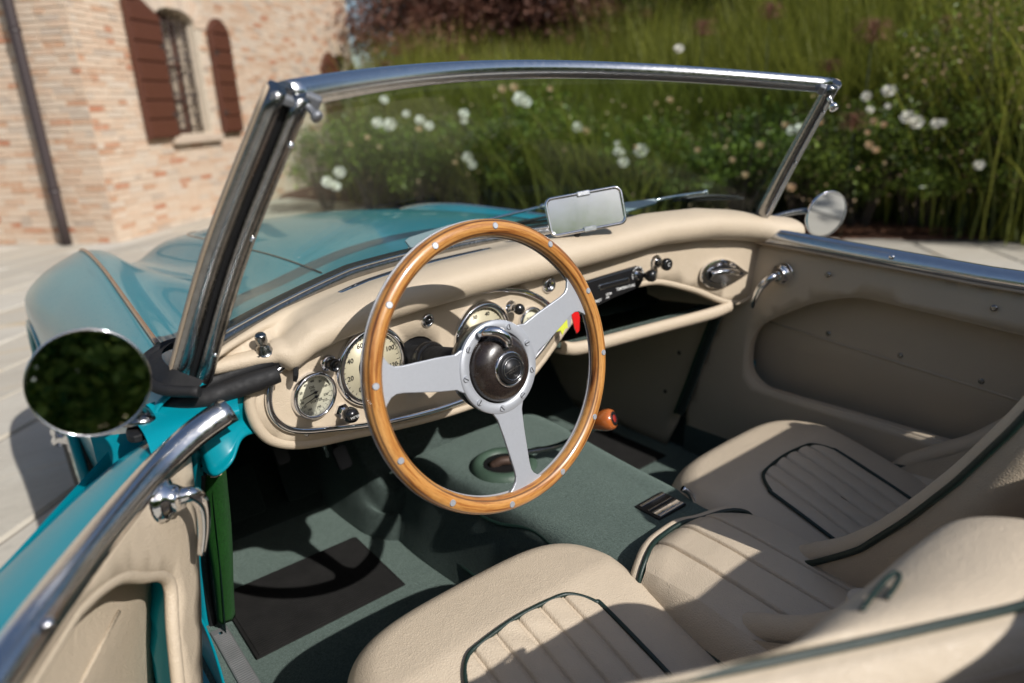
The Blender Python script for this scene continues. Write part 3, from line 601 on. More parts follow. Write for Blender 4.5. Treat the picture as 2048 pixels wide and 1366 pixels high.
for i in range(NT):
    a = 2*math.pi*i/NT; ng = abs(math.sin(a*24))*.0016
    for (dr, dz) in [(-.0104, -.005), (-.0112, -.007), (-.010+ng, -.0100), (-.005, -.0125), (.005, -.0125), (.010, -.0100), (.0112, -.007), (.0104, -.005)]: V.append(((.1945+dr)*math.cos(a), (.1945+dr)*math.sin(a), dz))
loc(mesh('rim_backing', V, grid_faces(NT, 8, True, True), M['bakelite']))
V = []
for i in range(NT):
    a = 2*math.pi*i/NT
    for (dr, dz) in [(.0129, -.0056), (.0129, -.0038), (-.0129, -.0038), (-.0129, -.0056)]: V.append(((.1945+dr)*math.cos(a), (.1945+dr)*math.sin(a), dz))
loc(mesh('rim_plate', V, grid_faces(NT, 4, True, True), M['spoke'], smooth=False))
rv = None
for k in range(12):
    a = R(90-7.7-30*k); f2 = Fr((.1960*math.cos(a), .1960*math.sin(a), .0134), (1, 0, 0), (.15*math.cos(a), .15*math.sin(a), 1)); v, f = lathe_vf(f2, [(.0047, -.002), (.0047, .0004), (.0040, .0008)], 16)
    loc(mesh('rivet', v, f, M['spoke']))
def spoke(ang, w0=.030, w1=.0175):
    P = [(.050, -w0), (.062, -w0*.97), (.072, -w0*.80), (.10, -w1*1.30), (.152, -w1*1.0), (.163, -w1*1.02), (.170, -w1*1.22), (.176, -w1*1.65), (.1805, -w1*2.15), (.187, -w1*2.4)]
    P = P+[(a, -b) for a, b in reversed(P)]; P = [(a, b) for a, b in P]; c, s = math.cos(ang), math.sin(ang)
    return loc(prism('spoke', [(a*c-b*s, a*s+b*c) for a, b in P], L0, -.0022, .0022, M['spoke'], bev=.0012))
spoke(R(171.5)); spoke(R(22.5)); spoke(R(-86), .028, .0145)
def lat(name, prof, mat, seg=48, c=(0, 0), openends=True):
    f2 = Fr((c[0], c[1], 0), (1, 0, 0), (0, 0, 1)); V, F = lathe_vf(f2, prof, seg)
    if openends: F = [f for f in F if len(f) == 4]
    return loc(mesh(name, V, F, mat))
lat('hub_ring', [(.0665, -.002), (.0665, .0026), (.0655, .0038), (.0520, .0038), (.0512, .0026), (.0512, -.002)], M['spoke'], 72)
lat('hub_body', [(.0640, .0), (.066, -.012), (.062, -.03), (.045, -.045), (.03, -.055)], M['black'], 56)
for k in range(9):
    a = R(110-40*k-8); f2 = Fr((.0588*math.cos(a), .0588*math.sin(a), .0036), (math.cos(k*1.7), math.sin(k*1.7), 0), (0, 0, 1))
    v, f = lathe_vf(f2, [(.0046, -.001), (.0046, .0012), (.0038, .0018)], 18); o = loc(mesh('screw', v, f, M['spoke']))
    # slot cut shown as a dark bar let into the head
    v2, f2_ = box_vf(f2, -.0038, .0038, -.00065, .00065, .0014, .0021); loc(mesh('screw_slot', v2, f2_, M['darkmetal'], smooth=False))
lat('hub_groove', [(.052, .001), (.046, .0)], M['black'], 48)
lat('horn_dome', [(.0485, -.006), (.0490, .004), (.0468, .011), (.042, .0165), (.036, .0205), (.027, .0238), (.0, .025)], M['bakelite'], 64, openends=False)
ec = (.001, -.002); EZ = -.0065
lat('horn_ring', [(.0250, .020), (.0250, .0262), (.0236, .0282), (.0215, .0275), (.0200, .026)], M['chrome'], 56, ec)
lat('horn_ring_inner', [(.0205, .0255), (.0195, .031), (.0178, .0327), (.0165, .031), (.0162, .0285)], M['darkmetal'], 48, ec)
lat('emblem_disc', [(.0165, .029), (.0163, .0313), (0, .0317)], M['darkmetal'], 40, ec, False)
vf = [box_vf(Fr((ec[0]-.001, ec[1], .0319), (math.cos(R(12)), math.sin(R(12)), 0), (0, 0, 1)), -.0145, .0145, -.0004, .0004, 0, .0004)]
V, F = merge(*vf); loc(mesh('emblem_wing', V, F, M['alu'], smooth=False))
cu = text_mesh('emblem_lettering', [('AUSTIN', 0, .0012, .0046, 0), ('HEALEY', 0, -.0028, .0046, 0)], Fr((ec[0], ec[1], .0318), (math.cos(R(12)), math.sin(R(12)), 0), (0, 0, 1)), M['alu'], None, .0001, .0003); loc(cu)
lat('emblem_circle', [(.0152, .0315), (.0152, .0322), (.0145, .0322), (.0145, .0315)], M['alu'], 40, ec)
LV = crn([(-.027, .053, .008), (-.020, .056, .018), (-.008, .052, .026), (.001, .041, .030), (.002, .030, .031)], 24)
loc(tube('indicator_lever', LV, [.0055+.0025*math.sin(math.pi*min(1, t*1.1)) for t in np.linspace(0, 1, 24)], M['chrome'], seg=12, upv=(0, 0, 1)))
loc(text_mesh('lever_lettering', [('OFF', -.0185, .0555, .005, -.4)], Fr((0, 0, .027), (1, 0, 0), (0, 0, 1)), M['black_ink'], None))
tube('steering_column', [wfr(0, 0, -.03), wfr(0, 0, -.12), wfr(0, 0, -.35), wfr(0, -.05, -.75)], .0235, M['rubber'], CAR, seg=24)
lathe('column_collar', Fr(wfr(0, 0, -.195), wfr.x, wfr.z), [(.030, 0), (.032, .012), (.028, .02), (.024, .022)], M['black'], CAR, 28)
# --- doors. local frame: a = distance back from the hinge, b = height, c = towards the cabin
def door(name, s):
    """s=+1 passenger side (closed), s=-1 driver side (swung open)"""
    if s > 0:
        H = np.array([.628, .400, 0]); u = np.array([0.012, -1, 0]); n = np.array([-1, -.012, 0])
    else:
        a = R(32); H = np.array([-.6865, .3576, 0]); u = np.array([-math.sin(a), -math.cos(a), 0]); n = np.array([math.cos(a), -math.sin(a), 0])
    P = lambda a, b, c=0: H+u*a+n*c+np.array([0, 0, b])
    if s < 0:   # run of the capping measured on the plane of the open door
        q = []
        for px, py in ((452, 820), (410, 848), (370, 882), (300, 948), (200, 1066), (100, 1198), (20, 1318)):
            dd = CM.T@np.array([px-1024, 683-py, f_]); w = P(0, 0, -.006); t = np.dot(w-CC, n)/np.dot(dd, n); X = CC+t*dd-w; q.append((X@u, X[2]))
        RC = np.array(q+[(.60, q[-1][1]), (.85, q[-1][1]-.01)])
    d = empty(name, P(0, .3), parent=CAR)
    fm = lambda a, b: P(a, b, -.020*max(0, (b-.70)/.15)**2-.02*max(0, (.40-b)/.2))
    topz_ = (lambda a: .850-.024*min(1, max(0, (a-.05)/.45))-.02*max(0, (a-.5))) if s > 0 else (lambda a: float(np.interp(a, RC[:, 0], RC[:, 1]))-.011)
    front = lambda z: -.05-.105*min(1, max(0, (.78-z)/.42))**1.3 if s > 0 else float(np.interp(z, [.24, .49, .58, .76, .80], [.14, .098, .049, -.022, -.034]))
    out = [(front(z), z) for z in np.linspace(.24, topz_(0)-.008, 16)]+[(a, topz_(a)) for a in np.linspace(.02, .80, 14)]+[(.80, z) for z in np.linspace(.74, .30, 6)]+[(a, .24) for a in np.linspace(.74, .1, 8)]
    pk = [(.022, .56), (.030, .610), (.060, .655), (.146, .712), (.200, .738), (.262, .757), (.33, .758), (.58, .743), (.70, .733), (.745, .70), (.745, .54), (.70, .487), (.525, .484), (.292, .482), (.12, .479), (.064, .484), (.030, .512)]
    if s < 0: pk = [(.155, .50), (.128, .60), (.110, .648), (.125, .676), (.165, .705), (.210, .738), (.27, .757), (.33, .758), (.58, .743), (.70, .733), (.745, .70), (.745, .50), (.68, .37), (.5, .34), (.25, .34), (.18, .40)]
    pk = [tuple(p[:2]) for p in crn([(a, b, 0) for a, b in pk], 90, True)]
    L = M['leather_dk'] if s > 0 else M['leather']
    tp = sheet('trim_panel', out, fm, L, d, holes=[pk], sp=.03); solid(tp, .004, 0)
    tube('pocket_roll', [fm(a, b)-n*(.004 if s < 0 else .0035) for a, b in pk], (.0075 if s < 0 else .0048), L, tp, closed=True, seg=10, upv=tuple(n))
    lw = [[fm(a, b)-n*.004, fm(a, b)-n*(.03 if s > 0 else .010)] for a, b in pk]; loft('pocket_wall', lw, L, tp, cu=True)
    # liner with fold
    lo = [(a, b) for a, b in out if True]; lin = lambda a, b: P(a, b, -.062-.02*max(0, (b-.62))-.030*max(0, (.625-.09*a-b)/.2))
    bb = [(-.03, .27), (-.03, .80 if s > 0 else .77), (.79, .79 if s > 0 else .77), (.79, .27)] if s > 0 else [(.045, .27), (.012, .77), (.79, .77), (.79, .27)]; o = sheet('pocket_liner', bb, lin, L, tp, sp=.025)
    if s < 0: loft('inner_skin', [[P(a, z, -.10) for z in (.26, .5, .77)] for a in (-.02, .1, .25, .5, .79)], M['paint'], d)
    tube('liner_fold', [P(a, .640-.085*a, -.0615) for a in np.linspace(.0 if s > 0 else .12, .78, 12)], .0028, L, o, seg=6)
    def scr(a, b, c=0): lathe('screw', Fr(P(a, b, c), u, n), [(.0062, -.002), (.0058, .001), (.003, .0018), (0, .001)], M['oldchrome'] if s > 0 else M['chrome'], d, 14)
    if s > 0:
        for a, b in ((.202, .795), (.524, .782), (-.057, .627), (-.103, .471)): scr(a, b)
        for a, b in ((.191, .640), (.354, .627), (.512, .612)): scr(a, b, -.062)
    else:
        for a, b in ((-.005, .775), (.085, .575)): scr(a, b)
        for a, b in ((.37, .62), (.55, .60)): scr(a, b, -.062)
    # aluminium capping rail
    ra = np.linspace(-.07 if s < 0 else -.075, .82, 60)
    if s < 0:
        RW = np.array([U(x, y, 'y', q) for x, y, q in ((454, 818, .338), (410, 848, .332), (370, 880, .322), (300, 948, .290), (200, 1066, .196))]+[P(a, topz_(a)+.011, -.008) for a in (.33, .45, .60, .85)]); RA = np.array([-.07, -.03, .01, .07, .19, .33, .45, .60, .85])
        RW = crn(RW, 90); RA = crn([(a, 0, 0) for a in RA], 90)[:, 0]
    def rw(a): return np.array([np.interp(a, RA, RW[:, k]) for k in range(3)])
    def rp(a):
        if s < 0: return rw(a)
        return P(a, topz_(a)+.013+(.016 if s > 0 else .004)*max(0, (.06-a)/.14)**1.4, -.020 if s > 0 else -.017)
    # widened at the front end
    sc_ = [(.021 if s > 0 else .0175)+(.008 if s > 0 else .002)*math.exp(-((a+.10)/.13)**2) for a in ra]
    pr = [(1.0, -.55), (1.02, -.1), (.8, .45), (.3, .78), (-.35, .80), (-.85, .45), (-1.05, -.2), (-1.0, -.6), (-.7, -.62), (.7, -.62)]
    if s > 0: pr = [(-a, b) for a, b in reversed(pr)]
    rail = tube('capping_rail', [rp(a) for a in ra], sc_, M['alu'], d, prof=pr, upv=(0, 0, 1))
    for a in ((.02, .33) if s > 0 else (-.02, .35)): lathe('screw', Fr(rp(a)+n*.022+np.array([0, 0, .006]), u, n+np.array([0, 0, .45])), [(.0055, -.003), (.0045, .0006), (0, .0015)], M['chrome'], rail, 14)
    tube('rail_gasket', [P(a, topz_(a)-.004, .0005) for a in np.linspace(.0, .79, 30)], .004, M['dirtytan'], d, seg=6)
    # painted outer skin
    sk = []
    for a in np.linspace(-.045 if s < 0 else -.0, .83, 36):
        z0 = topz_(a)+.004
        c = [(-.030, z0), (-.055, z0-.003), (-.085, z0-.012), (-.112, z0-.030), (-.130, z0-.058), (-.142, z0-.11), (-.150, .62), (-.150, .5), (-.140, .36), (-.120, .24)]
        if s > 0: c = [(cc*.72, z) for cc, z in c]
        dl = (rw(a)-P(a, topz_(a)+.011, -.008)) if s < 0 else np.zeros(3); wq = np.concatenate([np.linspace(1, .25, 16), np.linspace(.25, 0, 24)])
        sk.append([P(a, q[2], q[0])+dl*wq[i] for i, q in enumerate(crn([(cc, 0, z) for cc, z in c], 40))])
    solid(loft('outer_skin', sk, M['paint'], d), .002)
    # front edge closing plate (painted)
    ef = [[P(front(z)-.002, z, -.003), P(front(z)-.010, z, -.05), P(-.034+.0*z, z, -.125)] for z in np.linspace(.24, .785, 12)]
    if s < 0: loft('front_edge', ef, M['paint'], d)
    # chromed handle: stepped boss and drooping lever
    hp_ = P(.095, .780 if s > 0 else .757, .0); hf = Fr(hp_, u, n); h = lathe('handle_boss', hf, [(.026, -.002), (.026, .004), (.023, .008), (.0225, .011), (.0175, .013), (.0155, .020), (.0125, .026)], M['chrome'], d, 36)
    dr = -1 if s > 0 else -1
    if s > 0: K = [hf(0, 0, .018), hf(0, 0, .034), hf(.006, -.0, .044)]
    if s > 0: K = [P(.095, .780, .015), P(.094, .780, .032), P(.088, .774, .044), P(.072, .752, .050), (P(.058, .722, .048)), (P(.050, .698, .040))]
    else: K = [P(.095, .757, .012), P(.094, .759, .025), P(.089, .756, .035), P(.080, .737, .039), P(.075, .702, .034), P(.078, .668, .026)]
    K = crn(K, 30); tube('lever', K, [.0095]*6+[.0092 for t in np.linspace(0, 1, 10)]+list(np.linspace(.0092, .0050, 14)), M['chrome'], h, seg=16)
    return P
PD = door('driver_door', -1); PP = door('passenger_door', 1)
# --- rubber draught seals along the driver's pillar top
S0 = [(-.522, .392, .832), (-.545, .397, .836), (-.60, .406, .838), (-.648, .414, .834), (-.70, .43, .822), (-.76, .45, .800)]
S1 = [(-.518, .380, .818), (-.545, .383, .820), (-.60, .388, .820), (-.640, .39, .814), (-.69, .405, .806), (-.755, .44, .795)]
rr = list(np.linspace(.014, .0165, 10))+[.0165]*14+list(np.linspace(.0165, .003, 16))
S0 = [U(570, 712, 'y', .393), U(530, 724, 'y', .397), U(460, 748, 'y', .404), U(400, 772, 'y', .41), U(350, 788, 'y', .42), U(300, 806, 'y', .44)]
S1 = [U(556, 748, 'y', .378), U(520, 760, 'y', .380), U(460, 780, 'y', .383), U(410, 798, 'y', .388), U(360, 806, 'y', .40), U(295, 815, 'y', .43)]
tube('pillar_seal', crn(S0, 40), [q*.78 for q in rr], M['rubber'], CAR, seg=14); tube('pillar_seal', crn(S1, 40), [q*.88 for q in rr], M['rubber'], CAR, seg=14)
lathe('seal_end_clip', Fr((-.519, .384, .826), (1, 0, 0), (1, -.4, -.2)), [(.015, -.004), (.016, .001), (.010, .003), (.004, .001), (0, .003)], M['darkmetal'], CAR, 9, smooth=False)
o = tube('post_gasket', crn([(-.655, .36, .842), (-.690, .39, .846), (-.700, .43, .852), (-.690, .475, .862), (-.662, .50, .868), (-.632, .50, .872)], 30), .0075, M['rubber'], CAR, seg=10)
mesh('post_foot', *(lambda L: ([p for r in L for p in r], grid_faces(len(L), len(L[0]))))([[(x, y, z+.002) for x, y, z in crn([(-.655, .37, .84), (-.690, .395, .848), (-.697, .43, .854), (-.687, .47, .864), (-.66, .495, .87)], 20)], [(x, y, z) for x, y, z in crn([(-.645, .37, .852), (-.672, .395, .868), (-.676, .43, .872), (-.668, .465, .874), (-.65, .49, .876)], 20)]]), M['rubber'], CAR)
# --- painted cowl side between pillar and fascia, pillar trims
top = crn([(-.658, .41, .812), (-.655, .395, .808), (-.615, .392, .808), (-.59, .398, .806), (-.572, .402, .80)], 24)
mid = crn([(-.658, .41, .77), (-.655, .392, .765), (-.625, .394, .770), (-.600, .405, .772), (-.567, .425, .765)], 24)
mid2 = crn([(-.658, .41, .735), (-.654, .385, .725), (-.628, .380, .738), (-.600, .400, .758), (-.54, .425, .742)], 24)
bot = crn([(-.658, .41, .715), (-.652, .38, .712), (-.630, .375, .726), (-.600, .400, .747), (-.54, .43, .722)], 24)
bot2 = crn([(-.658, .47, .70), (-.652, .46, .695), (-.628, .46, .712), (-.600, .47, .745), (-.54, .48, .72)], 24)
rows = [[crn([top[i], mid[i], mid2[i], bot[i], bot2[i]], 20)[j] for j in range(20)] for i in range(24)]
subd(solid(loft('cowl_side', rows, M['paint'], CAR), .002), 1)
ct = [crn([U(x, y, 'z', z) for x, y in row], 24) for z, row in ((.822, ((262, 826), (300, 806), (350, 796), (410, 786), (480, 765))), (.815, ((270, 842), (305, 826), (350, 818), (410, 808), (475, 795))), (.808, ((290, 872), (320, 860), (362, 848), (415, 838), (478, 820))), (.790, ((305, 915), (335, 905), (380, 885), (430, 866), (480, 840))))]
loft('cowl_top', [crn([r[i] for r in ct], 12) for i in range(24)], M['paint'], CAR)
pillar = crn([(-.665, .385, .80), (-.668, .395, .70), (-.668, .42, .55), (-.664, .455, .40), (-.655, .52, .33)], 24)
tube('door_pillar', crn([U(x-11, y, 'x', -.662) for x, y in ((404, 900), (404, 945), (405, 1000), (407, 1080), (413, 1160), (424, 1240), (437, 1290), (462, 1340))], 30), .007, M['paint'], CAR, prof=[(1, -1), (1.3, 1.0), (-1, 1.0), (-1, -1)], upv=(0, -1, 0))
tube('pillar_strip', [U(401, y, 'x', -.650) for y in np.linspace(868, 945, 12)], .0045, M['oldchrome'], CAR, prof=[(1, -.5), (1, .5), (-1, .5), (-1, -.5)])
px_ = [(404, 945), (405, 1000), (407, 1080), (413, 1160), (424, 1240), (437, 1290), (462, 1340), (490, 1380)]
sealp = crn([U(x, y, 'x', -.655) for x, y in px_], 40)
tube('door_seal', sealp, .0062, M['rubber'], CAR, seg=10)
gpx = [(431, 940), (434, 1000), (440, 1060), (447, 1120), (452, 1180), (456, 1236)]
gp = crn([U(x-3, y, 'x', -.638) for x, y in gpx], 40)
grr = [.0105+.0022*math.sin(t*5)+.0035*max(0, t-.6) for t in np.linspace(0, 1, 40)]
tube('pillar_carpet', gp, grr, M['carpet_br'], CAR, prof=[(1.5, -.3), (1.3, .8), (.4, 1.2), (-.9, 1.0), (-1.5, .2), (-1.1, -.8), (.6, -1.0)])
lathe('carpet_core', Fr(gp[0]+np.array([0, 0, .001]), (1, 0, 0), (0, -.2, 1)), [(.012, -.006), (.012, .001), (.007, .002), (0, -.002)], M['dirtytan'], CAR, 14)
lathe('door_buffer', Fr(U(393, 915, 'x', -.660), (0, 1, 0), (1, -.5, 0)), [(.0045, 0), (.0045, .003), (0, .004)], M['chrome'], CAR, 12)
# --- floor, sill, tunnel, toe board, kick panels
FZ = .22
floor_ = empty('cabin_floor', (0, .4, FZ), parent=CAR)
fl = [[(x, y, FZ+.001*math.sin(x*30+y*17)) for y in np.linspace(-.5, 1.0, 30)] for x in np.linspace(-.66, .66, 40)]; loft('floor_carpet', fl, M['carpet'], floor_)
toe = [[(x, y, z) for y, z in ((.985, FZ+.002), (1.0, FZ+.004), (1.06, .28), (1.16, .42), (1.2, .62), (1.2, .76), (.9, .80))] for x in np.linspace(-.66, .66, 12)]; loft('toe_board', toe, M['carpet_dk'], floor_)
for x0 in (-.60, -.47, -.33): prism('pedal_rubber', rrect(.085, .12, .01), Fr((x0, 1.0, .33), (1, 0, 0), (0, -1, .55)), 0, .006, M['carpet_dk'], floor_, .002)
TR = simple('tread_metal', (.22, .22, .22), .55, .5, .3)
for s in (-1, 1):
    x = s*.640; pts = [(x-s*.0, y) for y in np.linspace(-.5, .62, 16)]
    loft('sill_carpet', [[(s*.700, y, .318), (s*.652, y, .318), (s*.640, y, .314), (s*.634, y, .30), (s*.632, y, FZ-.002)] for y in np.linspace(-.5, .62 if s < 0 else .56, 16)], M['carpet'], floor_)
    o = prism('tread_strip', [(-.014, 0), (.014, 0), (.014, .80), (-.014, .80)], Fr((s*.652, -.22, .319), (1, 0, 0), (0, 0, 1)), 0, .003, TR, floor_, .001)
    vf = [box_vf(Fr((s*.652, y, .322), (1, 0, 0), (0, 0, 1)), -.012, .012, -.0011, .0011, 0, .0008) for y in np.arange(-.21, .57, .0052)]
    V, F = merge(*vf); tag(mesh('tread_ribs', V, F, TR, o, smooth=False), kind='stuff')
    lathe('screw', Fr((s*.652, .565, .322), (1, 0, 0), (0, 0, 1)), [(.004, 0), (.003, .001), (0, .0014)], M['chrome'], o, 12)
    loft('sill_outer', [[(s*.668, y, .30), (s*.70, y, .29), (s*.735, y, .27), (s*.745, y, .20)] for y in np.linspace(-.5, .60, 8)], M['paint'], floor_)
loft('sill_backing', [[(.646, y, z) for z in (.2, .3, .40)] for y in (.25, .5, .85)], M['carpet_dk'], floor_)
# kick panels ahead of the doors
KP = [(.40, .84), (.44, .82), (.5, .78), (.7, .76), (1.15, .74), (1.15, .22), (.60, .22), (.565, .30), (.50, .48), (.44, .68)]
o = sheet('kick_panel', [(a+.012, b) for a, b in KP], lambda y, z: np.array([.622, y, z]), M['leather_dk'], CAR, sp=.06); solid(o, .004, 0)
for px, py in ((1358, 706), (1330, 783)): lathe('screw', Fr(U(px, py, 'x', .619), (0, 1, 0), (-1, 0, 0)), [(.006, -.002), (.0055, .001), (0, .002)], M['darkmetal'], o, 12)
tube('kick_seal', crn([U(x, y, 'x', .606) for x, y in ((1460, 590), (1436, 630), (1408, 700), (1380, 775), (1360, 825))], 24), .012, M['carpet_dk'], CAR, seg=10); tube('kick_seal_edge', crn([U(x, y, 'x', .603) for x, y in ((1450, 590), (1426, 630), (1398, 700), (1370, 775), (1350, 825))], 24), .0055, simple('dark_green_piping', (.012, .05, .025), .7), CAR, seg=8)
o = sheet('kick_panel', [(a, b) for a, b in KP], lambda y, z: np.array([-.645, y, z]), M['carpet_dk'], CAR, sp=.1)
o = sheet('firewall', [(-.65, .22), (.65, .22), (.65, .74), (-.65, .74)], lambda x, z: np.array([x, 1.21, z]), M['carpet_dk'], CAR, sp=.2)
# tunnel as a loft of cross sections
TS = [(-.55, .150, .440), (-.1, .150, .445), (.15, .153, .447), (.35, .158, .449), (.50, .168, .450), (.62, .178, .449), (.685, .180, .441), (.715, .180, .420), (.73, .182, .37), (.75, .20, .34), (.80, .225, .36), (.87, .235, .42), (.94, .24, .50), (1.05, .245, .58), (1.2, .25, .62)]
rows = []
for y, w, h in TS:
    c = [(-w-.035, FZ-.01), (-w-.02, FZ+.06), (-w-.005, h-.07), (-w+.002, h-.018), (-w+.022, h-.001), (-w*.5, h+.003), (0, h+.006), (w*.5, h+.003), (w-.022, h-.001), (w-.002, h-.018), (w+.005, h-.07), (w+.02, FZ+.06), (w+.035, FZ-.01)]
    rows.append([(p[0], y, p[2]) for p in crn([(a, 0, b) for a, b in c], 60)])
rows = np.array(rows); rows = [crn(rows[:, j], 110) for j in range(60)]
tun = loft('tunnel_carpet', rows, M['carpet'], floor_); solid(tun, .004)
tube('carpet_seam', [(-.188, y, FZ+.045) for y in np.linspace(.66, 0, 10)], .004, M['piping'], floor_, seg=6)
sm = [(-.160, .70, .42), (-.176, .62, .40), (-.170, .50, .40), (-.168, .40, .41), (-.15, .30, .432), (-.158, .18, .41), (-.163, .05, .39)]
tube('tunnel_seam', crn(sm, 40), .004, M['piping'], tun, seg=6)
bx, by, bz = -.062, .505, .452; bf = Fr((bx, by, bz), (1, 0, 0), (0, 0, 1))
bo = lathe('gear_boot', bf, [(.072, -.004), (.070, .006), (.060, .013), (.050, .012), (.044, .004), (.040, -.004)], simple('green_rubber', (.05, .085, .06), .5, bmp=.0006, bs=80), CAR, 40, openends=True)
lathe('boot_well', bf, [(0, -.004), (.044, -.0035), (.044, .006)], M['darkmetal'], bo, 30)
tube('boot_link', crn([bf(-.025, .012, .002), bf(-.008, .0, .014), bf(.012, -.008, .012), bf(.026, .008, .006)], 12), .010, simple('rusty_metal', (.06, .035, .025), .6, .3), bo, seg=10)
sk1 = U(1214, 842, 'x', .060)
GL = crn([bf(.0, 0, .0), bf(.022, -.03, .032), U(1120, 890, 'y', .42), sk1], 24)
gl_ = tube('gear_lever', GL, .0062, M['oldchrome'], CAR, seg=12)
d1 = (GL[-1]-GL[-4]); d1 /= np.linalg.norm(d1); kf = Fr(GL[-1]-d1*.02, (0, 0, 1), np.array([.36, -.80, .34])); kf.o = kf.o-np.array([.006, -.026, .004])
lathe('gear_knob', kf, [(.006, -.012), (.009, -.004), (.0135, .008), (.0185, .024), (.0215, .038), (.0215, .050), (.0180, .057), (.0135, .0585), (0, .0585)], M['orange_wood'], gl_, 32); lathe('knob_badge', Fr(kf(0, 0, .0586), kf.x, kf.z), [(.0125, -.001), (.0125, .0005), (0, .001)], simple('dark_red_badge', (.28, .02, .015), .35, coat=.5), gl_, 28)
lathe('knob_ring', Fr(kf(0, 0, .0586), kf.x, kf.z), [(.0145, -.001), (.0145, .0004), (.0125, .0007)], M['black'], gl_, 28)
af = Fr((.058, .184, .4545), (1, .0, 0), (0, 0, 1)); o = prism('tunnel_ashtray', [(-.039, -.029), (.039, -.029), (.039, .029), (-.039, .029)], af, -.004, .002, M['darkmetal'], CAR, .001)
for j, (y0, y1, m_, h) in enumerate([(.016, .022, 'alu', .005), (-.001, .003, 'oldchrome', .0035), (-.010, -.007, 'oldchrome', .0035), (-.022, -.011, 'chrome', .004), (-.028, -.024, 'alu', .005)]): prism('ashtray_bar', [(-.034, y0), (.034, y0), (.034, y1), (-.034, y1)], af, .002, h, M[m_], o, .0006)
# clutch / brake / throttle pedals
for px, py, yy, w in ((683, 915, .80, .055), (560, 905, .86, .05)):
    p = U(px, py, 'y', yy); o = prism('pedal', rrect(w*.62, .055, .010), Fr(p, (1, .2, 0), (0, -1, .5)), 0, .008, M['darkmetal'], CAR, .002)
    tube('pedal_arm', crn([p+np.array([0, .01, 0]), p+np.array([.0, .05, .06]), p+np.array([0, .06, .28])], 10), .006, M['darkmetal'], o, seg=8)
tube('bonnet_release_rod', [U(640, 868, 'y', .50), U(655, 912, 'y', .62)], .004, M['alu'], CAR, seg=8)
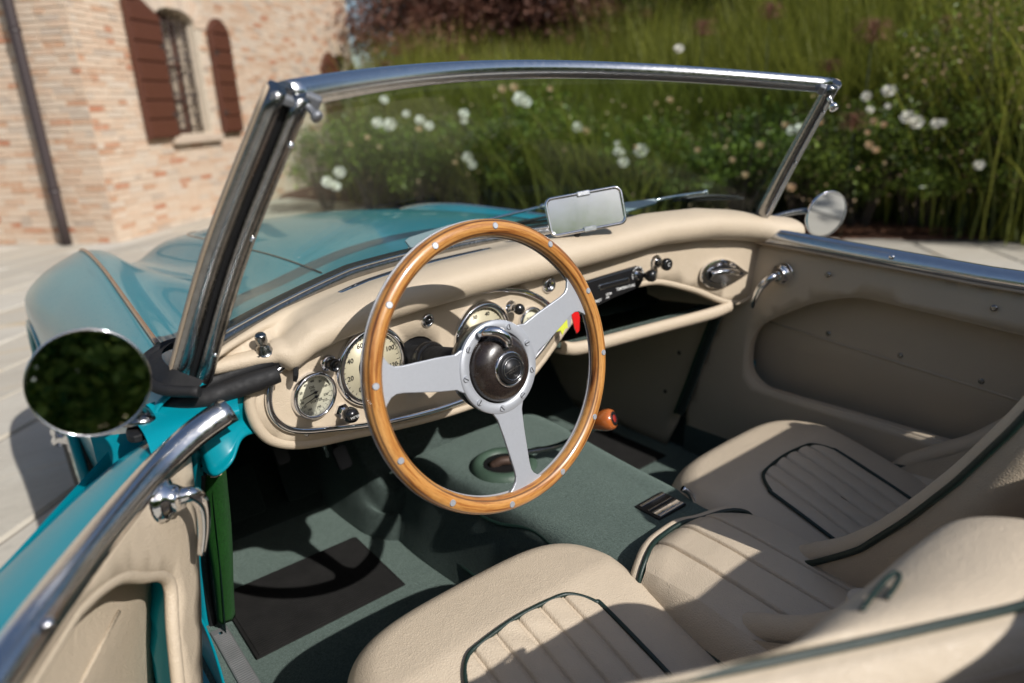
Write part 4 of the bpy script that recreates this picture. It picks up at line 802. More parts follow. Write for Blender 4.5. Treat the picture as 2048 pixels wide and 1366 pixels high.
# --- seats
def seat(name, s, cx):
    root = empty(name, (cx, 0, FZ), parent=CAR); L = M['leather']
    hw, yf, ybk = .247, .262, -.30
    def outl(t):  # plan outline, superellipse corners at the front
        c, s_ = math.cos(t), math.sin(t); ex = .42
        return (hw*abs(c)**ex*(1 if c > 0 else -1), abs(s_)**ex*(1 if s_ > 0 else -1))
    cyy, hy = (yf+ybk)/2, (yf-ybk)/2
    def ztop(x, y):
        xr = x/hw; base = .462-.085*max(0, (.12-y))/.35-.015*max(0, (-y-.1)/.2)
        return base+.014*(1-xr*xr)+.006*math.cos((y-.06)*9)-.012*math.exp(-((xr*1.0)**2*3+((y+.12)/.16)**2))
    NA, NR = 128, 34; V = []
    prof = [(1.0*r, 0) for r in np.linspace(0, .80, 18)]
    rows = []
    for k in range(NA):
        t = 2*math.pi*k/NA; ox, oy = outl(t); row = []
        for r in list(np.linspace(.02, .82, 22)):
            x, y = ox*r, cyy+oy*hy*r; row.append((cx+x, y, ztop(x, y)))
        for q in np.linspace(0, 1, 14)[1:]:
            a = q*math.pi*.5; r = .82+.18*math.sin(a); x, y = ox*r, cyy+oy*hy*r; z = ztop(ox*.82, cyy+oy*hy*.82)-.062*(1-math.cos(a)); row.append((cx+x, y, z))
        zb = row[-1][2]; row += [(cx+ox*1.0, cyy+oy*hy*1.0, zb-.03), (cx+ox*.985, cyy+oy*hy*.985, .33), (cx+ox*.95, cyy+oy*hy*.95, .245)]; rows.append(row)
    cu = loft('cushion', rows, L, root, cu=True); n = len(rows[0]); 
    bm = bmesh.new(); bm.from_mesh(cu.data); bm.faces.new([v for v in [bm.verts[:][k*n] for k in range(NA)]]) ; bm.to_mesh(cu.data); bm.free(); cu.data.polygons.foreach_set('use_smooth', [True]*len(cu.data.polygons))
    # base welt piping
    tube('base_piping', [(rows[k][-3][0], rows[k][-3][1], rows[k][-3][2]-.004) for k in range(NA)], .0055, M['piping'], cu, closed=True, seg=8)
    # inset pleated panel
    xi, yi = .124, .104
    def zt2(x, y): return ztop(x, y)
    ins = [(-xi, -.27), (-xi, .03), (-xi+.006, .068), (-xi+.03, .097), (-xi+.06, .104), (0, .108), (xi-.06, .104), (xi-.03, .097), (xi-.006, .068), (xi, .03), (xi, -.27)]
    ins = crn([(a, b, 0) for a, b in ins], 90)
    tube('piping', [(cx+a, b, zt2(a, b)+.0045) for a, b, _ in ins], .0034, M['piping'], cu, seg=10)
    xs2 = np.linspace(-xi+.002, xi-.002, 150); fr_y = lambda x: np.interp(x, ins[20:70, 0], ins[20:70, 1]) if abs(x) < xi-.004 else .03
    rows2 = []; npl = 6
    for x in xs2:
        yf2 = fr_y(x)-.003; ph = ((x+xi)/(2*xi)*npl) % 1; g = math.exp(-(min(ph, 1-ph)*2*xi/npl/.0028)**2); puff = math.sin(math.pi*ph)**.6
        rows2.append([(cx+x, y, zt2(x, y)+.0022+.0045*puff-.006*g+.0006*math.sin(y*60+x*40)+.0008*math.sin(y*143+x*91)*math.exp(-(x/.08)**2)) for y in np.linspace(yf2, -.28, 70)])
    loft('pleated_panel', rows2, L, cu)
    # wrap-around backrest: U-shaped shell, wings come forward low down
    zz = [.40, .45, .484, .54, .62, .70, .79, .87, .93, .98]; yw = [-.0, -.06, -.114, -.175, -.232, -.28, -.325, -.358, -.385, -.40]
    yc = [-.25, -.254, -.26, -.275, -.293, -.31, -.332, -.364, -.39, -.405]; hwz = [.250, .252, .254, .256, .256, .254, .250, .238, .220, .19]; dy = -.055 if s < 0 else 0
    NT_ = 61; th = np.linspace(-1, 1, NT_); rows_in = []; rows_out = []
    zt = np.linspace(.36, .93, 40)
    def bk(z, t, off):
        w = np.interp(z, zz, hwz)+off; ywv = np.interp(z, zz, yw)+dy*min(1, (z-.4)/.1); ycv = np.interp(z, zz, yc)-off+dy*min(1, (z-.4)/.1)
        a = t*math.pi/2; ex = .62; sx = abs(math.sin(a))**ex*(1 if t > 0 else -1); cyv = abs(math.cos(a))**ex if abs(t) < 1 else 0
        return np.array([cx+w*sx, ywv+(ycv-ywv)*cyv, z])
    zend = .60 if s < 0 else .90
    rows = []
    for t in th:
        inn = [bk(z, t, -.028) for z in np.linspace(.40, zend-.03, 26)]; outp = [bk(z, t, .030)-np.array([0, .03*(1-abs(t))**.5, 0]) for z in np.linspace(zend-.03, .33, 26)]
        topm = []
        a = bk(zend-.03, t, -.028); b = outp[0]; c = (a+b)/2
        for q in np.linspace(.12, .88, 9):
            an = math.pi*q; topm.append(c+(a-b)/2*math.cos(an)*1.0+np.array([0, 0, .036*math.sin(an)]))
        rows.append(inn+topm+outp)
    bkm = loft('backrest', rows, L, root); nfr = len(rows[0])
    # rounded wing fronts
    for e, nm in ((0, 'wing_roll'), (-1, 'wing_roll')):
        inn = rows[e][:26]; outp = rows[e][-26:][::-1]; topm = rows[e][26:35]
        c = [(np.array(a)+np.array(b))/2 for a, b in zip(inn, outp)]; c = crn(c+[np.array(topm[4])-np.array([0, 0, .012])], 40)
        tube(nm, c, .0215, L, bkm, seg=16)
    # piping round the outer edge
    for e in (0, -1):
        sx = -1 if e == 0 else 1; outp = [np.array(p) for p in rows[e][-26:][::-1]]
        pp = crn([p+np.array([sx*.002, .006, 0]) for p in outp[2:]], 50); tube('wing_piping', pp, .005, M['piping'], bkm, seg=8)
    P = [np.array(r[34])+np.array([0, 0, -.004]) for r in rows]; tube('top_piping', crn(P, 60), .0055, M['piping'], bkm, seg=8)
    # inner pleated back panel
    rr_ = []
    for i, t in enumerate(np.linspace(-.42, .42, 90)):
        ph = ((t+.42)/.84*7) % 1; g = math.exp(-(min(ph, 1-ph)/.1)**2)
        rr_.append([bk(z, t, -.031)+np.array([0, .004*(1-g), .0]) for z in np.linspace(.44, .70, 40)])
    return root, bk
sd, bkd = seat('driver_seat', -1, -.354); sp_, bkp = seat('passenger_seat', 1, .354)
# side fold of leather trimming with piping (between cushion and wing)
for sx, cx in ((-1, -.354), (1, .354)):
    for e in (-1, 1):
        P = crn([(cx+e*.225, .03, .415), (cx+e*.235, -.06, .432), (cx+e*.25, -.14, .47), (cx+e*.252, -.2, .53)], 20); tube('flap_piping', P, .0045, M['piping'], sd if sx < 0 else sp_, seg=8)
        rows = [[p, p*.0+np.array([cx+e*.2, p[1]-.03, .41])] for p in P]; loft('side_flap', rows, M['leather'], sd if sx < 0 else sp_)
# padded face and outer side of the driver's backrest, with the piped edge between them
Ae = crn([(-.625, -.262, .795)]+[U(x, y, 'z', z) for x, y, z in ((1150, 1405, .80), (1330, 1366, .80), (1500, 1332, .80), (1700, 1290, .80), (1880, 1250, .797), (2048, 1210, .79))]+[(-.21, -.437, .782), (-.14, -.430, .772), (-.098, -.415, .758), (-.090, -.405, .735)], 60)
Fe = crn([(-.640, -.225, .772), (-.600, -.262, .775), (-.54, -.308, .778), (-.50, -.321, .780), (-.45, -.325, .780), (-.38, -.325, .780), (-.30, -.330, .780), (-.22, -.333, .780), (-.155, -.340, .778), (-.112, -.362, .770), (-.092, -.385, .756), (-.088, -.398, .735)], 60)
face = []
for k in range(60):
    a, b = Ae[k], Fe[k]; q = [a+np.array([0, -.003, -.010]), a+np.array([0, .004, .001]), a*.75+b*.25+np.array([0, 0, .010]), (a+b)/2+np.array([0, 0, .012]), a*.22+b*.78+np.array([0, 0, .008]), b+np.array([0, 0, -.004]), b+np.array([.0, .010, -.03]), b+np.array([0, .020, -.08]), b+np.array([0, .035, -.16]), b+np.array([0, .06, -.28]), b+np.array([0, .08, -.36])]
    face.append(crn(q, 60))
bface = loft('backrest_pad', face, M['leather'], sd); tube('edge_piping', Ae, .0038, M['piping'], bface, seg=10)
loft('backrest_rear', [crn([p+np.array([0, -.002, -.003]), p+np.array([-.004, -.016, -.010]), p+np.array([-.008, -.030, -.04]), p+np.array([-.008, -.036, -.14]), p+np.array([0, -.02, -.42])], 24) for p in Ae], M['leather'], bface)
tube('rear_seam', [p+np.array([-.006, -.028, -.028]) for p in Ae], .0016, M['dirtytan'], bface, seg=6)
# map slot with piping in the driver backrest
lp = [U(x, y, 'z', .802) for x, y in ((1722, 1222), (1745, 1190), (1770, 1160), (1790, 1146), (1799, 1152), (1790, 1172), (1772, 1198))]
tube('slot_piping', crn(lp, 30), .0022, M['piping'], sd, seg=8)
# recliner knob
p = U(1381, 985, 'x', .125); tube('seat_lever', crn([p+np.array([0, -.02, -.03]), p+np.array([0, 0, -.004]), p+np.array([-.01, .012, .008])], 10), .006, M['chrome'], sp_, seg=10)
# centre cushion over the tunnel
def ccz(x, y): return .474+.012*(1-(x/.13)**2)-.010*max(0, (y-.07)/.03)**2-.02*max(0, -y/.3)
hwc = lambda y: .128+.012*max(0, min(1, (.02-y)/.1))
fy_ = lambda x: .100-.055*(abs(x+.01)/.14)**2.2
rows = []
for x in np.linspace(-1, 1, 180):
    row = []
    for y01 in np.linspace(0, 1, 60):
        xx = x*.128; y = fy_(xx)*(1-y01)+(-.40)*y01
        g = sum(math.exp(-((xx-q)/.0026)**2) for q in (-.062, 0, .058)); ph = max(0, 1-g)
        z = ccz(xx, y)+.004*ph-.004*g; z -= .006*max(0, 1-y01*16)
        wr = 0 if xx > -.062 else math.sin((y*38+xx*20))*.0045*min(1, (-.062-xx)/.03)*max(0, 1-y01*2.2)
        row.append((xx, y, z+wr))
    rows.append(row)
xl = rows[0]; left = [[(p[0]-.004*k-.014*math.sin(k*.8), p[1], p[2]-.022*k+.004*math.sin(p[1]*45+k)*(1 if k in (1, 2, 3) else 0)) for p in xl] for k in (7, 6, 5, 4, 3, 2, 1)]
xr = rows[-1]; right = [[(p[0]+.012, p[1], p[2]-.02*k) for p in xr] for k in (1, 2, 3, 4)]
cc = loft('centre_cushion', left+rows+right, M['leather'], CAR)
fe = [r[0] for r in rows]; fe = [left[0][0], left[3][0], left[6][0]]+[fe[k] for k in (12, 40, 70, 100, 130, 160, 179)]+[(fe[-1][0]+.008, fe[-1][1]-.012, fe[-1][2]-.018), (fe[-1][0]+.012, fe[-1][1]-.016, fe[-1][2]-.06)]
fe = crn([(a, b+.003, c+.002) for a, b, c in fe], 90)
tube('cushion_piping', fe, .0040, M['piping'], cc, seg=10); tube('cushion_front_roll', [(a, b+.010, c-.007) for a, b, c in fe], .0085, M['leather'], cc, seg=10)
loft('cushion_front', [[(a, b+.01, c-.008), (a, b+.012, c-.03), (a, b+.008, c-.06)] for a, b, c in fe], M['leather'], cc)
# rear parcel panel behind the seats
loft('rear_bulkhead', [[(x, -.60, .22), (x, -.62, .5), (x, -.66, .72), (x, -.78, .80)] for x in np.linspace(-.68, .68, 8)], M['leather'], CAR)
loft('rear_rim_roll', [[(x, -.66+.03*math.cos(a)+.10*(x/.7)**4, .80+.03*math.sin(a)) for a in np.linspace(0, 2*math.pi, 12, endpoint=False)] for x in np.linspace(-.70, .70, 24)], M['leather'], CAR, cv=True)
hd = empty('added_shade_rolls', (0, -.60, .8), parent=CAR)  # unseen canvas rolls, added behind the seats to shade the centre cushion
for k, (y, z, r) in enumerate(((-.60, .865, .050), (-.67, .885, .050), (-.74, .865, .055))):
    P = crn([(-.62, y+.02, z-.05), (-.5, y, z), (-.2, y+.01, z+.005), (.2, y+.01, z+.008), (.5, y, z), (.62, y+.02, z-.05)], 40); tube('shade_roll', P, [r*(1+.08*math.sin(q*1.3+k)) for q in range(40)], simple('shade_roll_canvas', (.03, .03, .032), .85, bmp=.001, bs=400), hd, seg=14, prof=[(.9*math.cos(t), .8*math.sin(t)) for t in np.linspace(0, 6.283, 14, endpoint=False)])
# --- round door mirrors
def rmirror(name, c, aim, base, r, bd):
    c = np.array(c, float); aim = np.array(aim, float); aim /= np.linalg.norm(aim); fr = Fr(c, (1, 0, 0), aim); m = empty(name, base, parent=CAR)
    lathe('mirror_shell', fr, [(0.001, -.030), (r*.4, -.028), (r*.75, -.018), (r*.98, -.005), (r*1.0, .001), (r*.985, .004), (r*.955, .003)], M['chrome'], m, 64, openends=True); mesh('mirror_face', [fr(r*.965*math.cos(t), r*.965*math.sin(t), .0015) for t in np.linspace(0, 2*math.pi, 64, endpoint=False)], [tuple(range(64))], M['mirror'], m, smooth=False)
    b = np.array(base, float); ax = np.array(bd, float); bf_ = Fr(b, (.5, 1, 0), ax)
    prism('mirror_gasket', [(.036*math.cos(t), .017*math.sin(t)) for t in np.linspace(0, 2*math.pi, 24, endpoint=False)], bf_, -.004, .006, M['rubber'], m, .002)
    e = c-aim*.024; e2 = e+(b-e)*.18
    rr3 = np.concatenate([np.linspace(.008, .0065, 12), np.linspace(.0068, .022, 8)]); P = crn([e, e*.55+b*.45+ax*.02, b+ax*.028, b+ax*.006], 20)
    tube('mirror_arm', P, list(rr3), M['oldchrome'], m, seg=14)
mb = PD(-.03, .830, -.075); mcD = Dp(180, 765, .80)
rmirror('door_mirror', mcD, aim(mcD, (-2.5, -8, 1.6)), PD(-.015, .800, -.050), .0545, (0, 0, 1))
mcP = Dp(1652, 428, 1.95); rmirror('door_mirror', mcP, aim(mcP, (1.9, -2.0, 0)), (.735, .40, .862), .060, (.2, 0, 1))
# --- loose things inside the car
def mat_(name, x0, x1, y0, y1, label, skew=0):
    t = empty(name, ((x0+x1)/2, (y0+y1)/2, FZ), label, 'floor mat', 'ribbed rubber floor mats')
    fr = Fr((x0, y0, FZ+.003), (1, 0, 0), (0, 0, 1)); prism('mat_sheet', [(0, 0), (x1-x0, 0), (x1-x0+skew, y1-y0), (skew, y1-y0)], fr, 0, .0035, M['mat'], t)
    vf = []; W = y1-y0; n = int(W/.0062)
    for k in range(n):
        y = .004+k*.0062; q = skew*y/W; vf.append(box_vf(fr, .006+q, x1-x0-.006+q, y, y+(.0030 if k % 1 == 0 else .004), .0035, .0062))
    V, F = merge(*vf); tag(mesh('mat_ribs', V, F, M['mat'], t, smooth=False), kind='stuff')
mat_('floor_mat', -.600, -.285, .575, .800, 'black ribbed rubber mat on the carpet under the steering wheel')
mat_('floor_mat', .27, .56, .565, .86, 'black ribbed rubber mat in the passenger footwell, in shade')
kt = np.array([.018, .405, .752])
K1 = U(1118, 640, 'y', .385); K2 = U(1150, 635, 'y', .395)
kr = empty('key_bunch', K1, 'bunch of keys with yellow and red tags hanging behind the steering wheel', 'keys')
prism('yellow_tag', [(-.010, -.022), (.0, -.020), (.004, -.030), (.010, -.018), (.016, -.017), (.014, .016), (.004, .028), (-.006, .020)], Fr(K1, (1, -.3, 0), (-.4, -1, .1)), 0, .004, M['yellow'], kr, .001)
prism('red_tag', [(-.006, .024), (.004, .024), (.009, .0), (.006, -.026), (.0, -.032), (-.004, -.02), (-.008, .004)], Fr(K2, (1, 0, .0), (-.4, -1, .1)), 0, .004, M['red'], kr, .001)
prism('key', [(-.006, .025), (.005, .025), (.006, -.0), (.002, -.018), (-.004, -.019), (-.008, .002)], Fr(K2+np.array([-.014, .004, .002]), (1, 0, 0), (-.4, -1, .1)), 0, .002, M['spoke'], kr)
tube('key_ring', [K1*.5+K2*.5+np.array([.014*math.cos(a), 0, .034+.014*math.sin(a)]) for a in np.linspace(0, 2*math.pi, 20, endpoint=False)], .0012, M['chrome'], kr, closed=True, seg=6)
#NEXT
# ------------------------------------------------------------ ground
Gd = loft('ground', [[(x, y, -.02) for y in np.linspace(-60, 120, 10)] for x in np.linspace(-90, 90, 10)], M['joint'], smooth=False); tag(Gd, kind='structure')
pv = loft('pavement', [[(x, y, -.012) for y in np.linspace(-14, 16, 8)] for x in np.linspace(-14, 14, 8)], M['joint'], smooth=False); tag(pv, 'pale sandstone slab paving round the car', kind='structure')
# slabs as separate stones, rows parallel to the long wall
sm_ = []
for q in range(4):
    P = rrect(1, 1, .03, 2); P = [(a+.012*math.sin(3*b+q), b+.012*math.sin(4*a+q*2)) for a, b in P]; n = len(P)
    V = [(a, b, 0) for a, b in P]+[(a*.985, b*.97, .012) for a, b in P]; F = [tuple(range(n, 2*n))]+[(i, (i+1) % n, (i+1) % n+n, i+n) for i in range(n)]
    me = bpy.data.meshes.new('paving_stone'); me.from_pydata(V, [], F); me.materials.append(M['slab']); sm_.append(me)
da = R(43.3); du = np.array([math.cos(da), math.sin(da)]); dv = np.array([-du[1], du[0]])
bedline = [(-9, 13.2), (1.2, 13.0), (2.9, 10.3), (3.35, 8.6), (4.2, 5.3), (4.72, 3.2), (5.04, 2.24), (5.98, 1.2), (8.2, -1.2), (13, -6)]
inbed = lambda x, y: bool(inpoly(np.array([[x, y]]), bedline+[(13, 13.3)])[0])
cells = []
v = -9.0; row = 0
while v < 12:
    h = rng.uniform(.30, .62); u_ = -9+rng.uniform(0, .6)
    while u_ < 12:
        w = rng.uniform(.55, 1.35); c = du*(u_+w/2)+dv*(v+h/2); P3 = np.array([c[0], c[1], 0])-CC; q = CM@P3
        vis = q[2] > .3 and abs(q[0]/q[2]) < .86 and abs(q[1]/q[2]) < .58
        if not inbed(*c) and not (abs(c[0]) < .55 and -1.5 < c[1] < 2.0): cells.append((np.linalg.norm(P3)+(0 if vis else 30), c, w, h))
        u_ += w
    v += h
cells.sort(key=lambda t: t[0]); Vm, Fm = [], []
for i, (d, c, w, h) in enumerate(cells):
    if i < 298:
        o = bpy.data.objects.new('paving_stone', sm_[i % 4]); sc.collection.objects.link(o); o.parent = pv; o.location = (c[0], c[1], -.012+rng.uniform(0, .003)); o.rotation_euler = (0, 0, da); o.scale = (w-.02, h-.02, 1)
    elif d < 75:
        fr = Fr((c[0], c[1], -.012), (du[0], du[1], 0), (0, 0, 1)); vv, ff = box_vf(fr, -w/2+.006, w/2-.006, -h/2+.006, h/2-.006, 0, .012); o = len(Vm); Vm += vv; Fm += [tuple(x+o for x in f) for f in ff]
tag(mesh('paving_stone', Vm, Fm, M['slab'], pv, smooth=False), kind='stuff')
bed = sheet('planting_bed', bedline+[(13, 13.3)], lambda x, y: np.array([x, y, .03+.03*math.sin(x*3)*math.sin(y*2.3)]), M['mulch'], sp=.6); solid(bed, .04); tag(bed, 'dark bark mulch bed along the paving', kind='structure')
V, F = [], []
for i in range(9000):
    t = rng.uniform(0, 1); k = rng.integers(3, 8); a = np.array(bedline[k]); b = np.array(bedline[k+1]); p = a+(b-a)*t; nn = np.array([b[1]-a[1], -(b[0]-a[0])]); nn = -nn/np.linalg.norm(nn)
    if not inbed(*(p+nn*.05)): nn = -nn
    p = p+nn*abs(rng.normal(.0, .8)); s_ = rng.uniform(.012, .035); an = rng.uniform(0, 6.3); fr = Fr((p[0], p[1], .07), (math.cos(an), math.sin(an), rng.uniform(-.4, .4)), (rng.normal()*.4, rng.normal()*.4, 1)); o = len(V)
    V += [fr(-s_, -s_*.4), fr(s_, -s_*.3), fr(s_*.8, s_*.4), fr(-s_*.7, s_*.5)]; F.append((o, o+1, o+2, o+3))
tag(mesh('bark_chips', V, F, simple('bark_chip', (.16, .07, .035), 1, var=.6, vs_=9), smooth=False), kind='stuff')

# ------------------------------------------------------------ brick building
BO_ = np.array([.759, 7.759, 0]); bu = np.array([math.cos(da), math.sin(da), 0]); bn = np.array([bu[1], -bu[0], 0])   # bn points out towards the car
B = empty('brick_building', BO_, 'old brick building with brown shutters and a brown downpipe at its corner', 'building')
CORN = -.50; END = 6.93; HT = 5.2
w1 = lambda s, z, o=0: BO_+bu*s+np.array([0, 0, z])+bn*o
a2 = R(136); bu2 = np.array([math.cos(a2), math.sin(a2), 0]); bn2 = np.array([-math.cos(a2-R(90))*1, -math.sin(a2-R(90)), 0]);
C2 = w1(CORN, 0); 
if np.dot(bn2, CC-C2) < 0: bn2 = -bn2
w2 = lambda s, z, o=0: C2+bu2*s+np.array([0, 0, z])+bn2*o
def arch(s0, s1, z0, z1, rise, n=14): return [(s0, z0), (s1, z0)]+[((s0+s1)/2+(s1-s0)/2*math.cos(t), z1+rise*math.sin(t)) for t in np.linspace(0, math.pi, n)]
ops = [arch(.80, 1.56, 1.0, 2.22, .14), arch(6.02, 6.62, 1.0, 2.08, .12)]
wl1 = sheet('wall', [(CORN, -.1), (END, -.1), (END, HT), (CORN, HT)], lambda s, z: w1(s, z, 0), M['mortar'], B, holes=ops, sp=.6, smooth=False)
nrm = wl1.data.polygons[0].normal; solid(wl1, .32, -1 if nrm.dot(Vector(bn)) > 0 else 1)
wl2 = sheet('wall', [(0, -.1), (6, -.1), (6, HT), (0, HT)], lambda s, z: w2(s, z, 0), M['mortar'], B, sp=1.0, smooth=False); solid(wl2, .3, -1 if wl2.data.polygons[0].normal.dot(Vector(bn2)) > 0 else 1)
e0 = w1(END, 0); sheet('wall', [(0, -.1), (6, -.1), (6, HT), (0, HT)], lambda s, z: e0+np.array([-bn[0]*s, -bn[1]*s, z]), M['mortar'], B, sp=2, smooth=False)
roof = loft('roof', [[w1(CORN-.6, HT, .5), w1(CORN-.6, HT+1.8, -3.2)], [w1(END+.4, HT, .5), w1(END+.4, HT+1.8, -3.2)]], simple('roof_tile', (.25, .11, .06), .9, bmp=.02, bs=8), B, smooth=False); solid(roof, .12)
bv = []
for q in range(5):
    r2 = random.Random(q); V, F = box_vf(Fr((0, 0, 0), (1, 0, 0), (0, 0, 1)), -.5, .5, -.5, .5, -.5, .5); V = [v_+np.array([r2.uniform(-.02, .02), r2.uniform(-.04, .04), r2.uniform(-.04, .04)]) for v_ in V]
    me = bpy.data.meshes.new('brick'); me.from_pydata([tuple(v_) for v_ in V], [], F); me.materials.append(M['brick']); bv.append(me)
near = []; 
def addbricks(w, bn_, bu_, s0, s1, zmax, holes, wid):
    z = 0.0; k = 0
    while z < zmax:
        s = s0+(0 if k % 2 else -.13); 
        while s < s1:
            L = .225*(1 if rng.random() > .15 else .5); a, b = max(s, s0), min(s+L, s1)
            if b-a > .05:
                c = ((a+b)/2, z+.027); ok = True
                for h in holes:
                    hp = np.array(h); g = hp.copy(); m = hp.mean(0); g = m+(hp-m)*np.array([1.03, 1.01]); 
                    if inpoly(np.array([c, (a+.02, c[1]), (b-.02, c[1])]), [tuple(x) for x in g]).any(): ok = False
                if ok: near.append((np.linalg.norm(w(c[0], c[1])-CC), w, bn_, bu_, c, b-a-.011))
            s += L+.0
        z += .0575; k += 1
addbricks(w1, bn, bu, CORN-.006, END-.03, 3.7, ops, 1); addbricks(w2, bn2, bu2, -.004, 1.9, 3.7, [], 2)
# soldier arch over the window
near.sort(key=lambda t: t[0]); Vm, Fm, Am = [], [], []
for i, (d, w, n_, u_, c, L) in enumerate(near):
    pr_ = rng.uniform(.004, .014); p = w(c[0], c[1], pr_-.03)
    if i < 299:
        o = bpy.data.objects.new('brick', bv[i % 5]); sc.collection.objects.link(o); par(o, B); mt = Matrix((tuple(u_), tuple(-n_), (0, 0, 1))).transposed().to_4x4(); o.rotation_euler = mt.to_euler(); o.location = p; o.scale = (L*rng.uniform(.97, 1.0), .06, .047+rng.uniform(-.003, .003))
    else:
        fr = Fr(p, u_, n_); hh = .0235+rng.uniform(-.002, .002); V, F = box_vf(fr, -L/2, L/2, -hh, hh, -.03, .03); o = len(Vm); Vm += V; Fm += [tuple(x+o for x in f) for f in F]; Am += [rng.random()]*6
for h, (sc0, sc1, z1, rise) in zip(ops, ((.80, 1.56, 2.22, .14), (6.02, 6.62, 2.08, .12))):
    m_ = (sc0+sc1)/2
    for t in np.linspace(.02, math.pi-.02, 20):
        cx2, cz2 = m_+(sc1-sc0)/2*math.cos(t), z1+rise*math.sin(t); dn = np.array([math.cos(t)*.45, math.sin(t)]); dn /= np.linalg.norm(dn)
        fr = Fr(w1(cx2+dn[0]*.12, cz2+dn[1]*.12, .012-.03), bu*dn[1]-np.array([0, 0, 1])*dn[0], bn); V, F = box_vf(fr, -.026, .026, -.11, .11, -.03, .032); o = len(Vm); Vm += V; Fm += [tuple(x+o for x in f) for f in F]; Am += [.4+.6*rng.random()]*6
tag(mesh('brick', Vm, Fm, M['brick_s'], B, smooth=False, attr=Am), kind='stuff')
def sbox(name, s0, s1, z0, z1, o0, o1, mat, parent, bev=0, W=w1, nn=None, uu=None):
    fr = Fr(W(0, 0), uu if uu is not None else bu, nn if nn is not None else bn); V, F = box_vf(fr, s0, s1, z0, z1, o0, o1)
    if abs(fr(0, 1)[2]-W(0, 0)[2]) < .5: pass
    o = mesh(name, V, F, mat, parent, smooth=False)
    if bev: bevel(o, bev)
    return o
sill = sbox('window_sill', .68, 1.70, .90, .985, -.2, .09, M['stone_sill'], B, .01); sbox('window_sill', 5.9, 6.75, .90, .985, -.2, .07, M['stone_sill'], B, .01)
def window(op, s0, s1, z0, z1, rise):
    f = sheet('window', op, lambda s, z: w1(s, z, -.26), M['shutter'], B, holes=[[(x*.86+.14*(s0+s1)/2, z*.92+.08*(z0+z1)/2) for x, z in op]], sp=.3, smooth=False); solid(f, .05)
    p = sheet('pane', [(x*.88+.12*(s0+s1)/2, z*.94+.06*(z0+z1)/2) for x, z in op], lambda s, z: w1(s, z, -.28), M['curtain'], f, sp=.4, smooth=False)
    sbox('glazing_bar', (s0+s1)/2-.02, (s0+s1)/2+.02, z0, z1+rise, -.265, -.225, M['shutter'], f)
    for k, z in enumerate(np.linspace(z0+.4, z1-.05, 3)): sbox('glazing_bar', s0, s1, z-.012, z+.012, -.262, -.23, M['shutter'], f)
    # scrolled iron grille set in the opening
    vfs = []
    for s in np.linspace(s0+.03, s1-.03, 7): vfs.append(tube_vf([w1(s, z0, -.09), w1(s, z1+rise*math.sin(math.acos(max(-1, min(1, (s-(s0+s1)/2)/((s1-s0)/2))))), -.09)], .010, seg=6))
    for z in np.linspace(z0+.06, z1, 4): vfs.append(tube_vf([w1(s0, z, -.09), w1(s1, z, -.09)], .010, seg=6))
    for i, s in enumerate(np.linspace(s0+.1, s1-.1, 4)):
        for z in np.linspace(z0+.2, z1-.1, 5):
            t = np.linspace(0, 4.6, 16); sg = 1 if i % 2 else -1; vfs.append(tube_vf([w1(s+sg*.012*tt*math.cos(tt*1.3), z+.022*tt*math.sin(tt*1.3), -.085) for tt in t], .008, seg=5))
    V, F = merge(*vfs); tag(mesh('grille', V, F, M['iron'], f), kind='stuff')
window(ops[0], .80, 1.56, 1.0, 2.22, .14); window(ops[1], 6.02, 6.62, 1.0, 2.08, .12)
def shutter(s0, s1, z0, zl, zr, apex=None, tilt=.0):
    n = 12; T = []
    for t in np.linspace(0, 1, n):
        s = s1+(s0-s1)*t; z = zr+(zl-zr)*t
        if apex: z = zr+(zl-zr)*t+apex*math.sin(math.pi*t)**.7
        T.append((s, z))
    out = [(s0, z0), (s1, z0)]+T; fr = Fr(w1(0, 0, .035), bu, bn)
    o = prism('shutter', out, fr, 0, .045, M['shutter'], B, .006)
    z = z0+.015; k = 0
    while z < max(zl, zr)+(apex or 0)-.05:
        z2 = z+.175; cl = [(s, min(q-.03, z2)) for s, q in T if True]
        top = [(s, zz_) for s, zz_ in cl if zz_ > z+.02]
        if len(top) > 2:
            P = [(top[-1][0]+.02, z), (top[0][0]-.02, z)]+[(min(max(s, top[-1][0]+.02), top[0][0]-.02), zz_) for s, zz_ in top]; prism('panel', P, fr, .045, .062, M['shutter'], o, .008)
        z += .195
    for zz_ in (z0+.25, z0+.95): sbox('hinge', s0 if s0 > 1.6 else s1-.10, (s0 if s0 > 1.6 else s1-.10)+.10, zz_-.02, zz_+.02, .09, .10, M['iron'], o)
shutter(.235, .775, .975, 2.52, 2.24); shutter(1.78, 2.235, .985, 2.20, 2.20, .15); shutter(5.28, 5.98, .98, 1.95, 1.98, .23); shutter(6.66, 6.9, .98, 1.95, 1.95, .1)
# downpipe with brackets and its shadow-casting offset from the wall
p0 = U(120, 495, 'z', 0); k_ = np.dot(p0-C2, bn2); pb = np.array([p0[0], p0[1], 0])
sp2 = np.dot(p0-C2, bu2)
dp = tube('downpipe', [w2(sp2, z, .10) for z in np.linspace(-.02, HT, 14)], .048, M['pipe'], B, seg=18)
for z in (.55, 2.0, 3.4): lathe('pipe_bracket', Fr(w2(sp2, z, .10), bu2, (0, 0, 1)), [(.056, -.02), (.056, .02)], M['pipe'], dp, 18)

